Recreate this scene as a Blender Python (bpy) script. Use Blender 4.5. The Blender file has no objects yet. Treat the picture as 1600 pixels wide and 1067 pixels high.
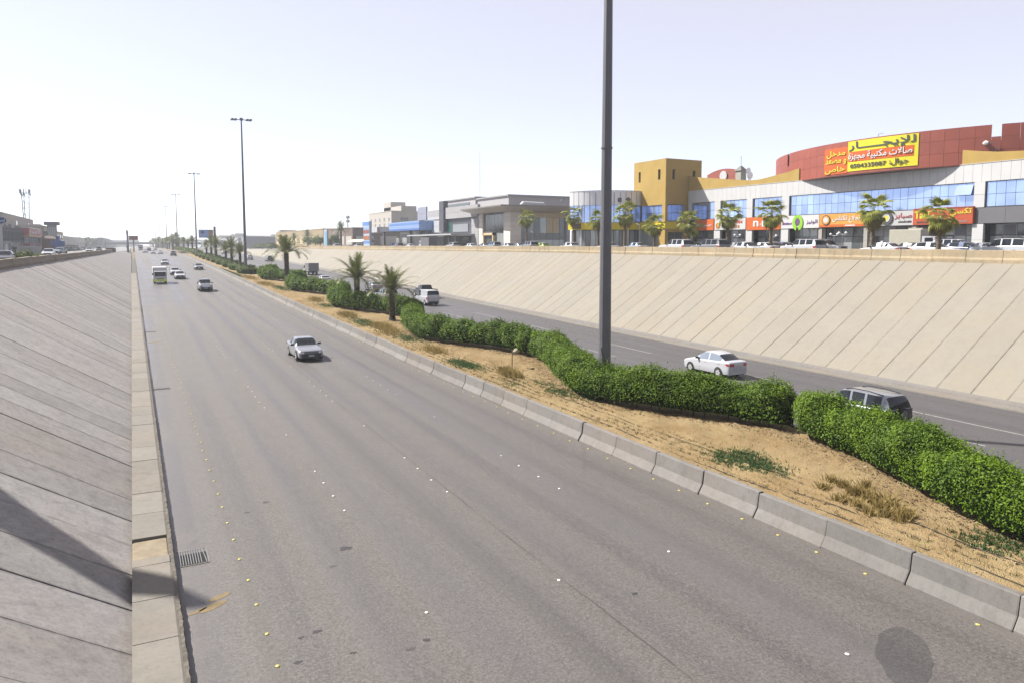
import bpy, math, random
import numpy as np
from mathutils import Matrix, Vector
random.seed(7); rng = np.random.default_rng(11)
SC = bpy.context.scene; COL = SC.collection
rad = math.radians

# ---------------------------------------------------------------- camera, sky, sun, exposure
EYE = 8.5; FPX = 1120.0; PX, PY = 800.0, 475.0
YAW, PITCH = rad(27.86), rad(4.696)
cd = bpy.data.cameras.new('camera'); cam = bpy.data.objects.new('camera', cd); COL.objects.link(cam)
cam.location = (0, 0, EYE); cam.rotation_euler = (rad(90) - PITCH, 0, -YAW)
cd.sensor_width = 36; cd.lens = 36 * FPX / 1600; cd.shift_y = -(533.5 - PY) / 1600
cd.clip_start = .1; cd.clip_end = 20000
SC.camera = cam
SUN_EL, SUN_PHI = rad(46), rad(47)
SDIR = Vector((-math.cos(SUN_PHI) * math.cos(SUN_EL), math.sin(SUN_PHI) * math.cos(SUN_EL), math.sin(SUN_EL)))
wo = bpy.data.worlds.new('World'); SC.world = wo; wo.use_nodes = True
wn = wo.node_tree; bg = wn.nodes['Background']
sk = wn.nodes.new('ShaderNodeTexSky'); sk.sky_type = 'NISHITA'; sk.sun_disc = False
sk.sun_elevation = SUN_EL; sk.sun_rotation = math.atan2(SDIR.x, SDIR.y)
sk.air_density = .5; sk.dust_density = .7; sk.ozone_density = 1.0; sk.altitude = 600
veil = wn.nodes.new('ShaderNodeMix'); veil.data_type = 'RGBA'; veil.blend_type = 'ADD'; veil.inputs[0].default_value = 1   # even dust veil over the whole sky
veil.inputs[7].default_value = (4.4, 3.92, 3.75, 1); wn.links.new(sk.outputs[0], veil.inputs[6])
wn.links.new(veil.outputs[2], bg.inputs[0]); bg.inputs[1].default_value = 0.05
sl = bpy.data.lights.new('sun', 'SUN'); so = bpy.data.objects.new('sun', sl); COL.objects.link(so)
sl.energy = 5.0; sl.angle = rad(.6); sl.color = (1, .955, .88)
so.rotation_euler = (-SDIR).to_track_quat('-Z', 'Y').to_euler(); so.location = (-60, 60, 80)
SC.view_settings.view_transform = 'Standard'; SC.view_settings.look = 'None'
SC.view_settings.gamma = 1; SC.view_settings.exposure = 1.45
SC.cycles.use_denoising = True
SC.cycles.max_bounces = 6; SC.cycles.volume_bounces = 0; SC.cycles.transparent_max_bounces = 12
HAZE = .00032
ALB = .80

# ---------------------------------------------------------------- survey: photo bearings to places on known planes
_fw = Vector((math.sin(YAW) * math.cos(PITCH), math.cos(YAW) * math.cos(PITCH), -math.sin(PITCH)))
_rt = Vector((math.cos(YAW), -math.sin(YAW), 0)); _up = _rt.cross(_fw)
def ray(x, y): return _rt * ((x - PX) / FPX) - _up * ((y - PY) / FPX) + _fw
def at_x(x, y, X): d = ray(x, y); return Vector((0, 0, EYE)) + d * (X / d.x)
def at_y(x, y, Y): d = ray(x, y); return Vector((0, 0, EYE)) + d * (Y / d.y)
def at_z(x, y, z): d = ray(x, y); return Vector((0, 0, EYE)) + d * ((z - EYE) / d.z)

# ---------------------------------------------------------------- levels of the place along the road (Y)
_Y = [-80, 20, 40, 60, 95, 124, 190, 287, 400, 700, 4000]; _Z = [0, 0, .13, .4, .98, 1.6, 2.9, 4.4, 5.3, 5.7, 5.9]
def R(Y): return float(np.interp(Y, _Y, _Z))                          # carriageways
def SL(Y): return float(np.interp(Y, [0, 230, 420, 4000], [6.45, 6.4, 5.5, 5.9]))   # street on the left
def SR(Y): return float(np.interp(Y, [0, 30, 80, 220, 420, 4000], [7.2, 7.22, 7.4, 7.3, 5.8, 5.9]))   # street on the right
SLOPE = .632
def XL(Y): return -.32 - max(SL(Y) - R(Y), .05) / SLOPE
def XR(Y): return 41.2 + max(SR(Y) - R(Y), .05) / SLOPE
SOIL = .7
def on_road(x, y, lift=0):                                           # where a bearing meets the carriageway
    z = lift
    for _ in range(40):
        p = at_z(x, y, z)
        z = .5 * z + .5 * (R(p.y) + lift)
    return p

# ---------------------------------------------------------------- node helpers
class NB:
    def __init__(s, name):
        s.m = bpy.data.materials.new(name); s.m.use_nodes = True; s.t = s.m.node_tree; s.n = s.t.nodes; s.l = s.t.links
        s.b = s.n['Principled BSDF']; s.tc = s.n.new('ShaderNodeTexCoord')
        s.obj = s.tc.outputs['Object']
    def inp(s, sock, v):
        if isinstance(v, bpy.types.NodeSocket): s.l.new(v, sock)
        else: sock.default_value = v
    def map(s, scale=(1, 1, 1), loc=(0, 0, 0), rot=(0, 0, 0), vec=None):
        m = s.n.new('ShaderNodeMapping'); s.l.new(vec or s.obj, m.inputs[0])
        m.inputs['Scale'].default_value = scale; m.inputs['Location'].default_value = loc; m.inputs['Rotation'].default_value = rot
        return m.outputs[0]
    def noise(s, scale, detail=4, rough=.55, vec=None, dist=0):
        m = s.n.new('ShaderNodeTexNoise'); s.l.new(vec or s.obj, m.inputs['Vector'])
        m.inputs['Scale'].default_value = scale; m.inputs['Detail'].default_value = detail; m.inputs['Roughness'].default_value = rough
        m.inputs['Distortion'].default_value = dist
        return m.outputs['Fac']
    def vor(s, scale, vec=None, feature='F1', out='Distance'):
        m = s.n.new('ShaderNodeTexVoronoi'); m.feature = feature; s.l.new(vec or s.obj, m.inputs['Vector']); m.inputs['Scale'].default_value = scale
        return m.outputs[out]
    def ramp(s, fac, stops):
        r = s.n.new('ShaderNodeValToRGB'); s.inp(r.inputs[0], fac); e = r.color_ramp.elements
        while len(e) < len(stops): e.new(.5)
        for k, (p, c) in enumerate(stops):
            e[k].position = p; e[k].color = (c, c, c, 1) if isinstance(c, (int, float)) else (*c[:3], 1)
        return r.outputs[0]
    def mix(s, fac, a, b, mode='MIX'):
        m = s.n.new('ShaderNodeMix'); m.data_type = 'RGBA'; m.blend_type = mode
        s.inp(m.inputs[0], fac)
        for k, v in ((6, a), (7, b)):
            s.inp(m.inputs[k], v if isinstance(v, bpy.types.NodeSocket) else (*v[:3], 1))
        return m.outputs[2]
    def math(s, op, a, b=0):
        m = s.n.new('ShaderNodeMath'); m.operation = op; s.inp(m.inputs[0], a); s.inp(m.inputs[1], b); return m.outputs[0]
    def sep(s, vec=None):
        m = s.n.new('ShaderNodeSeparateXYZ'); s.l.new(vec or s.obj, m.inputs[0]); return m.outputs
    def rnd(s): return s.n.new('ShaderNodeObjectInfo').outputs['Random']
    def bump(s, h, strength=.3, dist=.02):
        m = s.n.new('ShaderNodeBump'); m.inputs['Strength'].default_value = strength; m.inputs['Distance'].default_value = dist
        s.l.new(h, m.inputs['Height']); s.l.new(m.outputs[0], s.b.inputs['Normal'])
    def col(s, c): s.inp(s.b.inputs['Base Color'], c if isinstance(c, bpy.types.NodeSocket) else (*c[:3], 1))
    def set(s, **k):
        for a, v in k.items(): s.inp(s.b.inputs[{'rough': 'Roughness', 'metal': 'Metallic', 'spec': 'Specular IOR Level', 'coat': 'Coat Weight', 'crough': 'Coat Roughness', 'trans': 'Transmission Weight', 'alpha': 'Alpha'}[a]], v)
        return s.m

MATS = {}
def M(name, c, rough=.75, var=.12, scale=1.5, bump=.15, spec=.3, metal=0, rnd=.06, dirt=0, coat=0):
    """painted / cast surface with two scales of mottling, a little relief, and a small difference from piece to piece"""
    if name in MATS: return MATS[name]
    c = [v * ALB for v in c]; b = NB(name); n1 = b.noise(scale, 5); n2 = b.noise(scale * 9, 3)
    f = b.math('ADD', b.math('MULTIPLY', n1, .65), b.math('MULTIPLY', n2, .35))
    lo = [v * (1 - var) for v in c]; hi = [min(1, v * (1 + var)) for v in c]
    k = b.ramp(f, [(.3, lo), (.7, hi)])
    if dirt:
        st = b.ramp(b.noise(1.1, 6, .7, vec=b.map((1.2, 1.2, .35))), [(.5, 0), (.72, 1)])
        k = b.mix(b.math('MULTIPLY', st, dirt), k, (.16, .12, .08))
    if rnd:
        k = b.mix(1, k, b.ramp(b.rnd(), [(0, 1 - rnd), (1, 1.0)]), 'MULTIPLY')
    b.col(k); b.set(rough=rough, spec=spec, metal=metal, coat=coat)
    if bump: b.bump(n2, bump, .02)
    MATS[name] = b.m
    return b.m
def P(name, c, rough=.4, spec=.5, metal=0, coat=0):
    if name in MATS: return MATS[name]
    c = [v * ALB for v in c]; b = NB(name); n = b.noise(6, 3)
    b.col(b.ramp(n, [(.3, [v * .94 for v in c]), (.7, [min(1, v * 1.03) for v in c])])); b.set(rough=rough, spec=spec, metal=metal, coat=coat, crough=.05)
    MATS[name] = b.m
    return b.m

# ---------------------------------------------------------------- mesh helpers
class B:
    def __init__(s): s.v = []; s.f = []
    def add(s, V, F):
        o = len(s.v); s.v += [tuple(p) for p in V]; s.f += [tuple(i + o for i in q) for q in F]; return s
    def box(s, x0, x1, y0, y1, z0, z1):
        return s.add([(x0, y0, z0), (x1, y0, z0), (x1, y1, z0), (x0, y1, z0), (x0, y0, z1), (x1, y0, z1), (x1, y1, z1), (x0, y1, z1)],
                     [(0, 3, 2, 1), (4, 5, 6, 7), (0, 1, 5, 4), (1, 2, 6, 5), (2, 3, 7, 6), (3, 0, 4, 7)])
    def cbox(s, x0, x1, y0, y1, z0, z1, b=.02):
        """box with chamfered upright and top edges"""
        p = [(x0 + b, y0), (x1 - b, y0), (x1, y0 + b), (x1, y1 - b), (x1 - b, y1), (x0 + b, y1), (x0, y1 - b), (x0, y0 + b)]
        q = [(x0 + 2 * b, y0 + b), (x1 - 2 * b, y0 + b), (x1 - b, y0 + 2 * b), (x1 - b, y1 - 2 * b), (x1 - 2 * b, y1 - b), (x0 + 2 * b, y1 - b), (x0 + b, y1 - 2 * b), (x0 + b, y0 + 2 * b)]
        V = [(a, c, z0) for a, c in p] + [(a, c, z1 - b) for a, c in p] + [(a, c, z1) for a, c in q]
        F = [tuple(range(7, -1, -1)), tuple(range(16, 24))]
        for k in range(8):
            j = (k + 1) % 8; F += [(k, j, 8 + j, 8 + k), (8 + k, 8 + j, 16 + j, 16 + k)]
        return s.add(V, F)
    def prism(s, poly, z0, z1, top=None):
        n = len(poly); top = top or poly
        V = [(a, b, z0) for a, b in poly] + [(a, b, z1) for a, b in top]
        F = [tuple(range(n - 1, -1, -1)), tuple(range(n, 2 * n))] + [(k, (k + 1) % n, n + (k + 1) % n, n + k) for k in range(n)]
        return s.add(V, F)
    def sideprism(s, poly, x0, x1):
        """polygon in (y, z) pushed through x"""
        n = len(poly); V = [(x0, a, b) for a, b in poly] + [(x1, a, b) for a, b in poly]
        F = [tuple(range(n)), tuple(range(2 * n - 1, n - 1, -1))] + [((k + 1) % n, k, n + k, n + (k + 1) % n) for k in range(n)]
        return s.add(V, F)
    def loft(s, rings, close=True, caps=True):
        n = len(rings[0]); V = [p for r in rings for p in r]; F = []
        for i in range(len(rings) - 1):
            for k in range(n if close else n - 1):
                j = (k + 1) % n; F.append((i * n + k, i * n + j, (i + 1) * n + j, (i + 1) * n + k))
        if caps and close: F += [tuple(range(n - 1, -1, -1)), tuple(range((len(rings) - 1) * n, len(rings) * n))]
        return s.add(V, F)
    def tube(s, pts, radii, n=8):
        rings = []; pts = [Vector(p) for p in pts]
        for i, p in enumerate(pts):
            d = (pts[min(i + 1, len(pts) - 1)] - pts[max(i - 1, 0)]).normalized()
            a = d.cross(Vector((0, 1, 0)) if abs(d.y) < .9 else Vector((1, 0, 0))).normalized(); c = d.cross(a)
            r = radii[i] if isinstance(radii, (list, tuple)) else radii
            rings.append([p + (a * math.cos(t) + c * math.sin(t)) * r for t in [2 * math.pi * k / n for k in range(n)]])
        return s.loft(rings)
    def disc(s, c, r, axis='x', n=14, d=.02):
        c = Vector(c); e = {'x': Vector((d, 0, 0)), 'y': Vector((0, d, 0)), 'z': Vector((0, 0, d))}[axis]
        return s.tube([c - e / 2, c + e / 2], r, n)
def link(o, parent=None): COL.objects.link(o); o.parent = parent; return o
def mesh(name, b, mats, smooth=False):
    me = bpy.data.meshes.new(name); me.from_pydata([tuple(p) for p in b.v], [], b.f)
    for m in (mats if isinstance(mats, (list, tuple)) else [mats]): me.materials.append(m)
    if smooth:
        me.shade_smooth() if hasattr(me, 'shade_smooth') else None
    me.update(); return me
def obj(name, b, mat, parent=None, world=True, smooth=False):
    """one mesh object; world=True: b is in world coordinates even when the parent stands elsewhere"""
    me = b if isinstance(b, bpy.types.Mesh) else mesh(name, b, mat, smooth)
    o = bpy.data.objects.new(name, me); link(o, parent)
    if parent is not None and world:
        o.matrix_parent_inverse = Matrix.LocRotScale(parent.location, parent.rotation_euler, parent.scale).inverted()
    return o
def npmesh(name, V, F, mat, smooth=False):
    """V (n,3), F (m,4) or (m,3) arrays"""
    me = bpy.data.meshes.new(name); k = F.shape[1]
    me.vertices.add(len(V)); me.vertices.foreach_set('co', V.astype(np.float32).ravel())
    me.loops.add(F.size); me.loops.foreach_set('vertex_index', F.astype(np.int32).ravel())
    me.polygons.add(len(F)); me.polygons.foreach_set('loop_start', np.arange(0, F.size, k, dtype=np.int32))
    try: me.polygons.foreach_set('loop_total', np.full(len(F), k, dtype=np.int32))
    except Exception: pass
    me.materials.append(mat); me.update(calc_edges=True); me.validate()
    if smooth: me.shade_smooth()
    return me
def tag(o, label=None, cat=None, group=None, kind=None):
    for k, v in (('label', label), ('category', cat), ('group', group), ('kind', kind)):
        if v: o[k] = v
    return o
def thing(name, label, cat, loc=(0, 0, 0), rz=0, group=None):
    o = bpy.data.objects.new(name, None); COL.objects.link(o); o.location = loc; o.rotation_euler = (0, 0, rz); o.empty_display_size = .2
    return tag(o, label, cat, group)
def struct(name, b, mat, label=None, smooth=False):
    return tag(obj(name, b, mat, smooth=smooth), label, None, None, 'structure')
def copy_tree(o, parent=None):
    c = o.copy(); COL.objects.link(c); c.parent = parent
    for ch in list(o.children): copy_tree(ch, c)
    return c
def strip(xa, xb, ys, za, zb=None):
    """ribbon along the road; xa, xb, za, zb numbers or functions of Y"""
    g = lambda f, y: f(y) if callable(f) else f
    zb = za if zb is None else zb; b = B(); V = []
    for y in ys: V += [(g(xa, y), y, g(za, y)), (g(xb, y), y, g(zb, y))]
    return b.add(V, [(2 * i, 2 * i + 1, 2 * i + 3, 2 * i + 2) for i in range(len(ys) - 1)])
YS = list(range(-30, 300, 5)) + list(range(300, 700, 20)) + [700, 800, 1000, 1300, 1700, 2300, 3200]
# ================================================================ materials of the setting
def asphalt(name, base, x_tracks, phase, joint=None, gloss=.52):
    base = [v * ALB for v in base]; b = NB(name); s = b.sep(); X, Y = s[0], s[1]
    fine = b.noise(30, 3, .7); grain = b.vor(42); coarse = b.noise(12, 5, .75); mid = b.noise(.55, 5, .6); big = b.noise(.09, 4, .6, vec=b.map((1, .35, 1)))
    # wheel paths run along the lanes
    wob = b.noise(.7, 3, vec=b.map((.05, .04, 1)))
    ph = b.math('ADD', b.math('MULTIPLY', b.math('SUBTRACT', X, phase), 2 * math.pi / 1.79), b.math('MULTIPLY', wob, 1.1))
    track = b.math('MULTIPLY_ADD', b.math('COSINE', ph), .5); track.node.inputs[2].default_value = .5
    streak = b.noise(1.6, 4, .6, vec=b.map((1, .012, 1)))
    track = b.math('MULTIPLY', track, b.ramp(streak, [(.25, .15), (.7, 1)]))
    c = b.mix(b.ramp(mid, [(.3, 0), (.7, 1)]), [v * .90 for v in base], [v * 1.10 for v in base])
    c = b.mix(b.math('MULTIPLY', b.ramp(big, [(.35, 0), (.65, 1)]), .55), c, (base[0] * 1.16, base[1] * 1.08, base[2] * 1.02))
    c = b.mix(b.math('MULTIPLY', track, .42), c, [v * .66 for v in base])
    c = b.mix(b.ramp(grain, [(.10, .55), (.34, 0)]), c, [v * .45 for v in base])
    c = b.mix(b.ramp(fine, [(.52, 0), (.72, .6)]), c, [v * 1.7 for v in base])
    c = b.mix(b.ramp(coarse, [(.36, 1), (.50, 0)]), c, [v * .68 for v in base])
    c = b.mix(b.ramp(coarse, [(.51, 0), (.64, .7)]), c, [base[0] * 1.32, base[1] * 1.26, base[2] * 1.20])
    agg = b.vor(22, out='Color'); c = b.mix(b.ramp(b.sep(agg)[0], [(.62, 0), (.9, .55)]), c, [v * .55 for v in base])
    c = b.mix(b.ramp(b.sep(agg)[1], [(.70, 0), (.95, .6)]), c, [v * 1.55 for v in base])
    pol = b.math('MULTIPLY', b.ramp(b.noise(.33, 3, .5, vec=b.map((1, .008, 1), (4.3, 0, 0))), [(.44, 0), (.62, 1)]), b.ramp(b.noise(.06, 3), [(.35, .35), (.6, 1)]))
    c = b.mix(b.math('MULTIPLY', pol, .42), c, [base[0] * 1.30, base[1] * 1.34, base[2] * 1.50])  # bluish sky sheen of the polished bands painted into the colour
    drk = b.ramp(b.noise(.5, 4, .6, vec=b.map((1, .010, 1), (9.1, 0, 0))), [(.54, 0), (.68, .45)])
    c = b.mix(drk, c, [v * .66 for v in base])
    # droplets, tar spots and rubber bits, more of them in the slow lane
    spots = b.ramp(b.vor(1.25, vec=b.map((1, .8, 1), (3, 1, 0))), [(.028, 1), (.05, 0)])
    spots2 = b.ramp(b.vor(4.2), [(.03, .7), (.075, 0)])
    dens = b.ramp(b.noise(.12, 3), [(.42, .08), (.62, 1)])
    c = b.mix(b.math('MULTIPLY', b.math('MAXIMUM', spots, spots2), dens), c, [v * .33 for v in base])
    cr = b.ramp(b.vor(.22, vec=b.map((1, .6, 1)), feature='DISTANCE_TO_EDGE'), [(.0, .35), (.006, 0)])
    c = b.mix(b.math('MULTIPLY', cr, b.ramp(b.noise(.2, 2), [(.5, 0), (.6, 1)])), c, [v * .5 for v in base])
    if joint is not None:
        d = b.math('ABSOLUTE', b.math('SUBTRACT', b.math('ADD', X, b.math('MULTIPLY', b.noise(.8, 4, vec=b.map((.1, 1, 1))), .14)), joint + .07), 0)
        ln = b.math('MULTIPLY', b.ramp(d, [(.012, 1), (.035, 0)]), b.ramp(b.noise(.35, 3), [(.4, .25), (.6, 1)]))
        c = b.mix(b.math('MULTIPLY', ln, .75), c, [v * .3 for v in base])
    # pale dust towards both kerbs
    for xk, sg in x_tracks:
        e = b.math('MULTIPLY', b.math('SUBTRACT', X, xk), sg)
        du = b.math('MULTIPLY', b.ramp(b.math('ADD', e, b.math('MULTIPLY', mid, .9)), [(.25, 1), (1.5 / 1, 0)]), .5)
        c = b.mix(du, c, (.135 * ALB, .12 * ALB, .105 * ALB))
    b.col(c)
    b.set(rough=b.ramp(b.math('ADD', b.math('MULTIPLY', b.math('MAXIMUM', track, pol), .7), b.math('MULTIPLY', mid, .3)), [(.1, .80), (.75, gloss)]), spec=.5)
    b.bump(b.math('ADD', b.math('MULTIPLY', grain, .7), fine), .5, .006)
    return b.m
A_LEFT = asphalt('asphalt_worn', (.0775, .0705, .0660), [(.72, 1), (16.85, -1)], 3.05, joint=9.42, gloss=.40)
A_RIGHT = asphalt('asphalt_dark', (.058, .0545, .056), [(25.1, 1), (40.3, -1)], 29.0)
A_STREET = asphalt('asphalt_street', (.11, .102, .095), [], 1.0)

def concrete(name, base, stain, streaks, rnd=.16, warm=(1.12, 1.0, .9), mot=.12, seam=None, rough_n=0):
    base = [v * ALB for v in base]; b = NB(name); n1 = b.noise(.5, 6, .62); n2 = b.noise(5, 5, .6); n3 = b.noise(40, 2)
    c = b.mix(b.ramp(n1, [(.3, 0), (.7, 1)]), [v * (1 - mot) for v in base], [v * (1 + mot * .8) for v in base])
    c = b.mix(b.math('MULTIPLY', b.ramp(b.noise(.23, 4), [(.45, 0), (.7, 1)]), .6), c, [v * w for v, w in zip(base, warm)])
    c = b.mix(b.math('MULTIPLY', b.ramp(n2, [(.55, 0), (.75, 1)]), .35 * stain), c, [v * .62 for v in base])
    st = b.ramp(b.noise(.9, 7, .72, vec=b.map((.5, 1.6, .5))), [(.54, 0), (.70, 1)])
    c = b.mix(b.math('MULTIPLY', st, streaks), c, [v * .42 for v in base])
    pit = b.ramp(b.vor(7), [(.03, .5), (.07, 0)])
    c = b.mix(b.math('MULTIPLY', pit, stain), c, [v * .4 for v in base])
    if rough_n:                                             # pitted, scaling surface
        r1 = b.noise(2.6, 7, .8); r2 = b.noise(11, 6, .8)
        c = b.mix(b.ramp(r1, [(.36, rough_n), (.5, 0)]), c, [v * .55 for v in base]); c = b.mix(b.ramp(r1, [(.52, 0), (.68, rough_n * .8)]), c, [v * 1.28 for v in base])
        c = b.mix(b.ramp(r2, [(.36, rough_n), (.48, 0)]), c, [v * .5 for v in base]); c = b.mix(b.ramp(r2, [(.54, 0), (.68, rough_n * .7)]), c, [v * 1.25 for v in base])
        lines = b.ramp(b.noise(1.0, 5, .7, vec=b.map((1.2, 2.5, 1.2))), [(.55, 0), (.68, rough_n * .5)]); c = b.mix(lines, c, [v * .6 for v in base])
    if seam:                                                # dirt that collects along the panel joints
        f = b.math('FRACT', b.math('DIVIDE', b.math('SUBTRACT', b.sep()[1], seam[0]), seam[1])); e = b.math('MINIMUM', f, b.math('SUBTRACT', 1, f))
        w = b.ramp(b.noise(1.4, 6, .75), [(.40, 0), (.62, 1)])
        c = b.mix(b.math('MULTIPLY', b.math('MULTIPLY', b.ramp(e, [(.0, 1), (.07, 0)]), w), seam[2]), c, [v * .42 for v in base])
    c = b.mix(1, c, b.ramp(b.rnd(), [(0, 1 - rnd), (.6, .985), (1, 1.0)]), 'MULTIPLY')
    b.col(c); b.set(rough=.85, spec=.25)
    b.bump(b.math('ADD', b.math('MULTIPLY', n2, .8), b.math('MULTIPLY', n3, .25)), .45, .012)
    return b.m
C_LEFT = concrete('concrete_weathered', (.262, .249, .242), 1.3, .40, .22, seam=(.16, 2.02, .9), rough_n=.6)
C_RIGHT = concrete('concrete_cream', (.205, .188, .158), .4, .12, .07, (1.05, 1.0, .9), mot=.05, seam=(15.46, 1.92, .45), rough_n=.12)
C_APRON = concrete('concrete_apron', (.168, .156, .137), .7, .2, .14, rough_n=.3)
C_BARRIER = concrete('concrete_barrier', (.165, .157, .150), .9, .30, .14, rough_n=.3)
C_PARAPET = concrete('concrete_parapet', (.31, .255, .170), .8, .5, .16, rough_n=.35)
C_PARAPET_L = concrete('concrete_parapet_grey', (.25, .215, .17), .9, .38, .12)
UNDER = M('joint_filler', (.07, .062, .055), .9)
def sand(name, base):
    base = [v * ALB for v in base]; b = NB(name); n1 = b.noise(.45, 5, .6); n2 = b.noise(7, 4, .65); peb = b.vor(26); peb2 = b.vor(9, out='Color')
    c = b.ramp(n1, [(.32, [base[0] * .78, base[1] * .72, base[2] * .66]), (.6, base), (.75, [base[0] * 1.12, base[1] * 1.12, base[2] * 1.12])])
    c = b.mix(b.ramp(n2, [(.55, 0), (.8, .55)]), c, (.09, .06, .035))
    c = b.mix(b.ramp(peb, [(.05, .5), (.22, 0)]), c, [v * 1.45 for v in base])
    gr = b.ramp(b.noise(.8, 5, .7), [(.60, 0), (.72, .6)])
    c = b.mix(gr, c, (.13, .115, .04))
    b.col(c); b.set(rough=.95, spec=.1); b.bump(b.math('ADD', n2, b.math('MULTIPLY', peb, -.6)), .8, .05)
    return b.m
SAND = sand('median_sand', (.242, .180, .096)); DESERT = sand('desert_ground', (.20, .165, .12))
STEEL = M('galvanised_steel', (.24, .24, .26), .45, .15, 2, .05, .5, .55)
WHITE_PAINT = M('road_paint', (.22, .215, .21), .6, .25, 3)

# ================================================================ ground and carriageways
gb = B(); V = []
for y in YS:
    d = .35
    V += [(-5000, y, SL(y) - d), (XL(y) - .2, y, SL(y) - d), (-.6, y, R(y) - d), (41.6, y, R(y) - d), (XR(y) + .2, y, SR(y) - d), (5000, y, SR(y) - d)]
gb.add(V, [(i * 6 + k, i * 6 + k + 1, i * 6 + k + 7, i * 6 + k + 6) for i in range(len(YS) - 1) for k in range(5)])
y = YS[-1]; gb.add([(-5000, y, 5.5), (5000, y, 5.5), (5000, 9000, 5.5), (-5000, 9000, 5.5)], [(0, 1, 2, 3)])
struct('ground', gb, DESERT, 'sandy city ground on both sides of the sunken road')
road_l = struct('road', strip(.70, 16.9, YS, R), A_LEFT, 'worn grey four lane carriageway of the sunken road')
road_r = struct('road', strip(24.95, 40.45, YS, R), A_RIGHT, 'darker carriageway beyond the hedges')
street_l = struct('service_road', strip(lambda y: XL(y) - 26, lambda y: XL(y) - .55, YS, SL), A_STREET, 'service road along the left shops')
street_r = struct('service_road', strip(lambda y: XR(y) + .8, 100, YS, SR), A_STREET, 'service road and parking in front of the mall')

# lane paint on the far carriageway
for lx, ph in ((35.1, 0), (31.75, 0), (28.2, 0)):
    y = 3.8
    while y < 150:
        obj('lane_line', strip(lx - .07, lx + .07, [y, y + 2, y + 4, y + 5.6], lambda t: R(t) + .006), WHITE_PAINT, road_r)
        y += 13.2

# raised road studs: one shared dome per colour
def dome(r, h):
    b = B(); rings = []
    for rr, z in ((1, 0), (.94, .45), (.66, .85), (.25, 1)):
        rings.append([(r * rr * math.cos(t), r * rr * 1.25 * math.sin(t), h * z) for t in [k * math.pi / 5 for k in range(10)]])
    return b.loft(rings)
me_w = mesh('road_stud_white', dome(.044, .022), M('stud_white', (.6, .59, .56), .35, .1, 20), True)
me_y = mesh('road_stud_yellow', dome(.046, .022), M('stud_yellow', (.42, .36, .10), .4, .15, 20), True)
def stud(me, x, y):
    o = bpy.data.objects.new('road_stud', me); link(o, road_l); o.location = (x + random.uniform(-.03, .03), y + random.uniform(-.05, .05), R(y) + .003); o.rotation_euler.z = random.uniform(-.2, .2)
n = 0
for lx in (5.74, 9.28, 12.89):
    for k in range(-1, 7):
        for d in (0, 1.46, 2.92, 4.38, 5.84, -5.85):
            y = 20.9 + 17.4 * k + d
            if 7 < y < 118 and random.random() > .04: stud(me_w, lx, y); n += 1
y = 10.2
while y < 112:
    stud(me_y, 2.285, y)
    if random.random() > .08: stud(me_y, 16.5, y - 1.4)
    y += 1.42; n += 2

# stains that lie on the asphalt
def blot(cx, cy, rx, ry, mat, z=.004, k=18, rough=.22, rot=0, parent=None):
    b = B(); V = [(cx, cy, R(cy) + z)]
    for i in range(k):
        t = 2 * math.pi * i / k; q = 1 + random.uniform(-rough, rough); a, c = rx * q * math.cos(t), ry * q * math.sin(t)
        X, Y = cx + a * math.cos(rot) - c * math.sin(rot), cy + a * math.sin(rot) + c * math.cos(rot); V.append((X, Y, R(Y) + z))
    return obj('stain', b.add(V, [(0, i + 1, (i + 1) % k + 1) for i in range(k)]), mat, parent or road_l)
OIL = asphalt('asphalt_oily', (.045, .042, .041), [], 3.05); TAR = M('tar_patch', (.035, .033, .036), .6); MUD = M('dried_mud', (.16, .118, .062), .9, .2, 6)
p = on_road(1412, 1022); blot(p.x, p.y, 1.2, .52, OIL, k=30, rough=.05, rot=.62)
for x, y, r in ((541, 856, .17), (496, 986, .09), (470, 996, .06), (667, 999, .08), (641, 1013, .07), (466, 1034, .08), (553, 1019, .06), (992, 927, .07), (520, 884, .08), (416, 784, .10), (386, 800, .08)):
    p = on_road(x, y); blot(p.x, p.y, r * 1.2, r * .75, TAR if random.random() < .75 else OIL, k=11, rough=.4)
for x, y, a, c in ((343, 932, .30, .10), (333, 947, .36, .13), (308, 955, .25, .06), (240, 535, .5, .25)):
    p = on_road(x, y); blot(p.x, p.y, a, c, MUD, z=.005, k=20, rough=.10, rot=.5)

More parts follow.
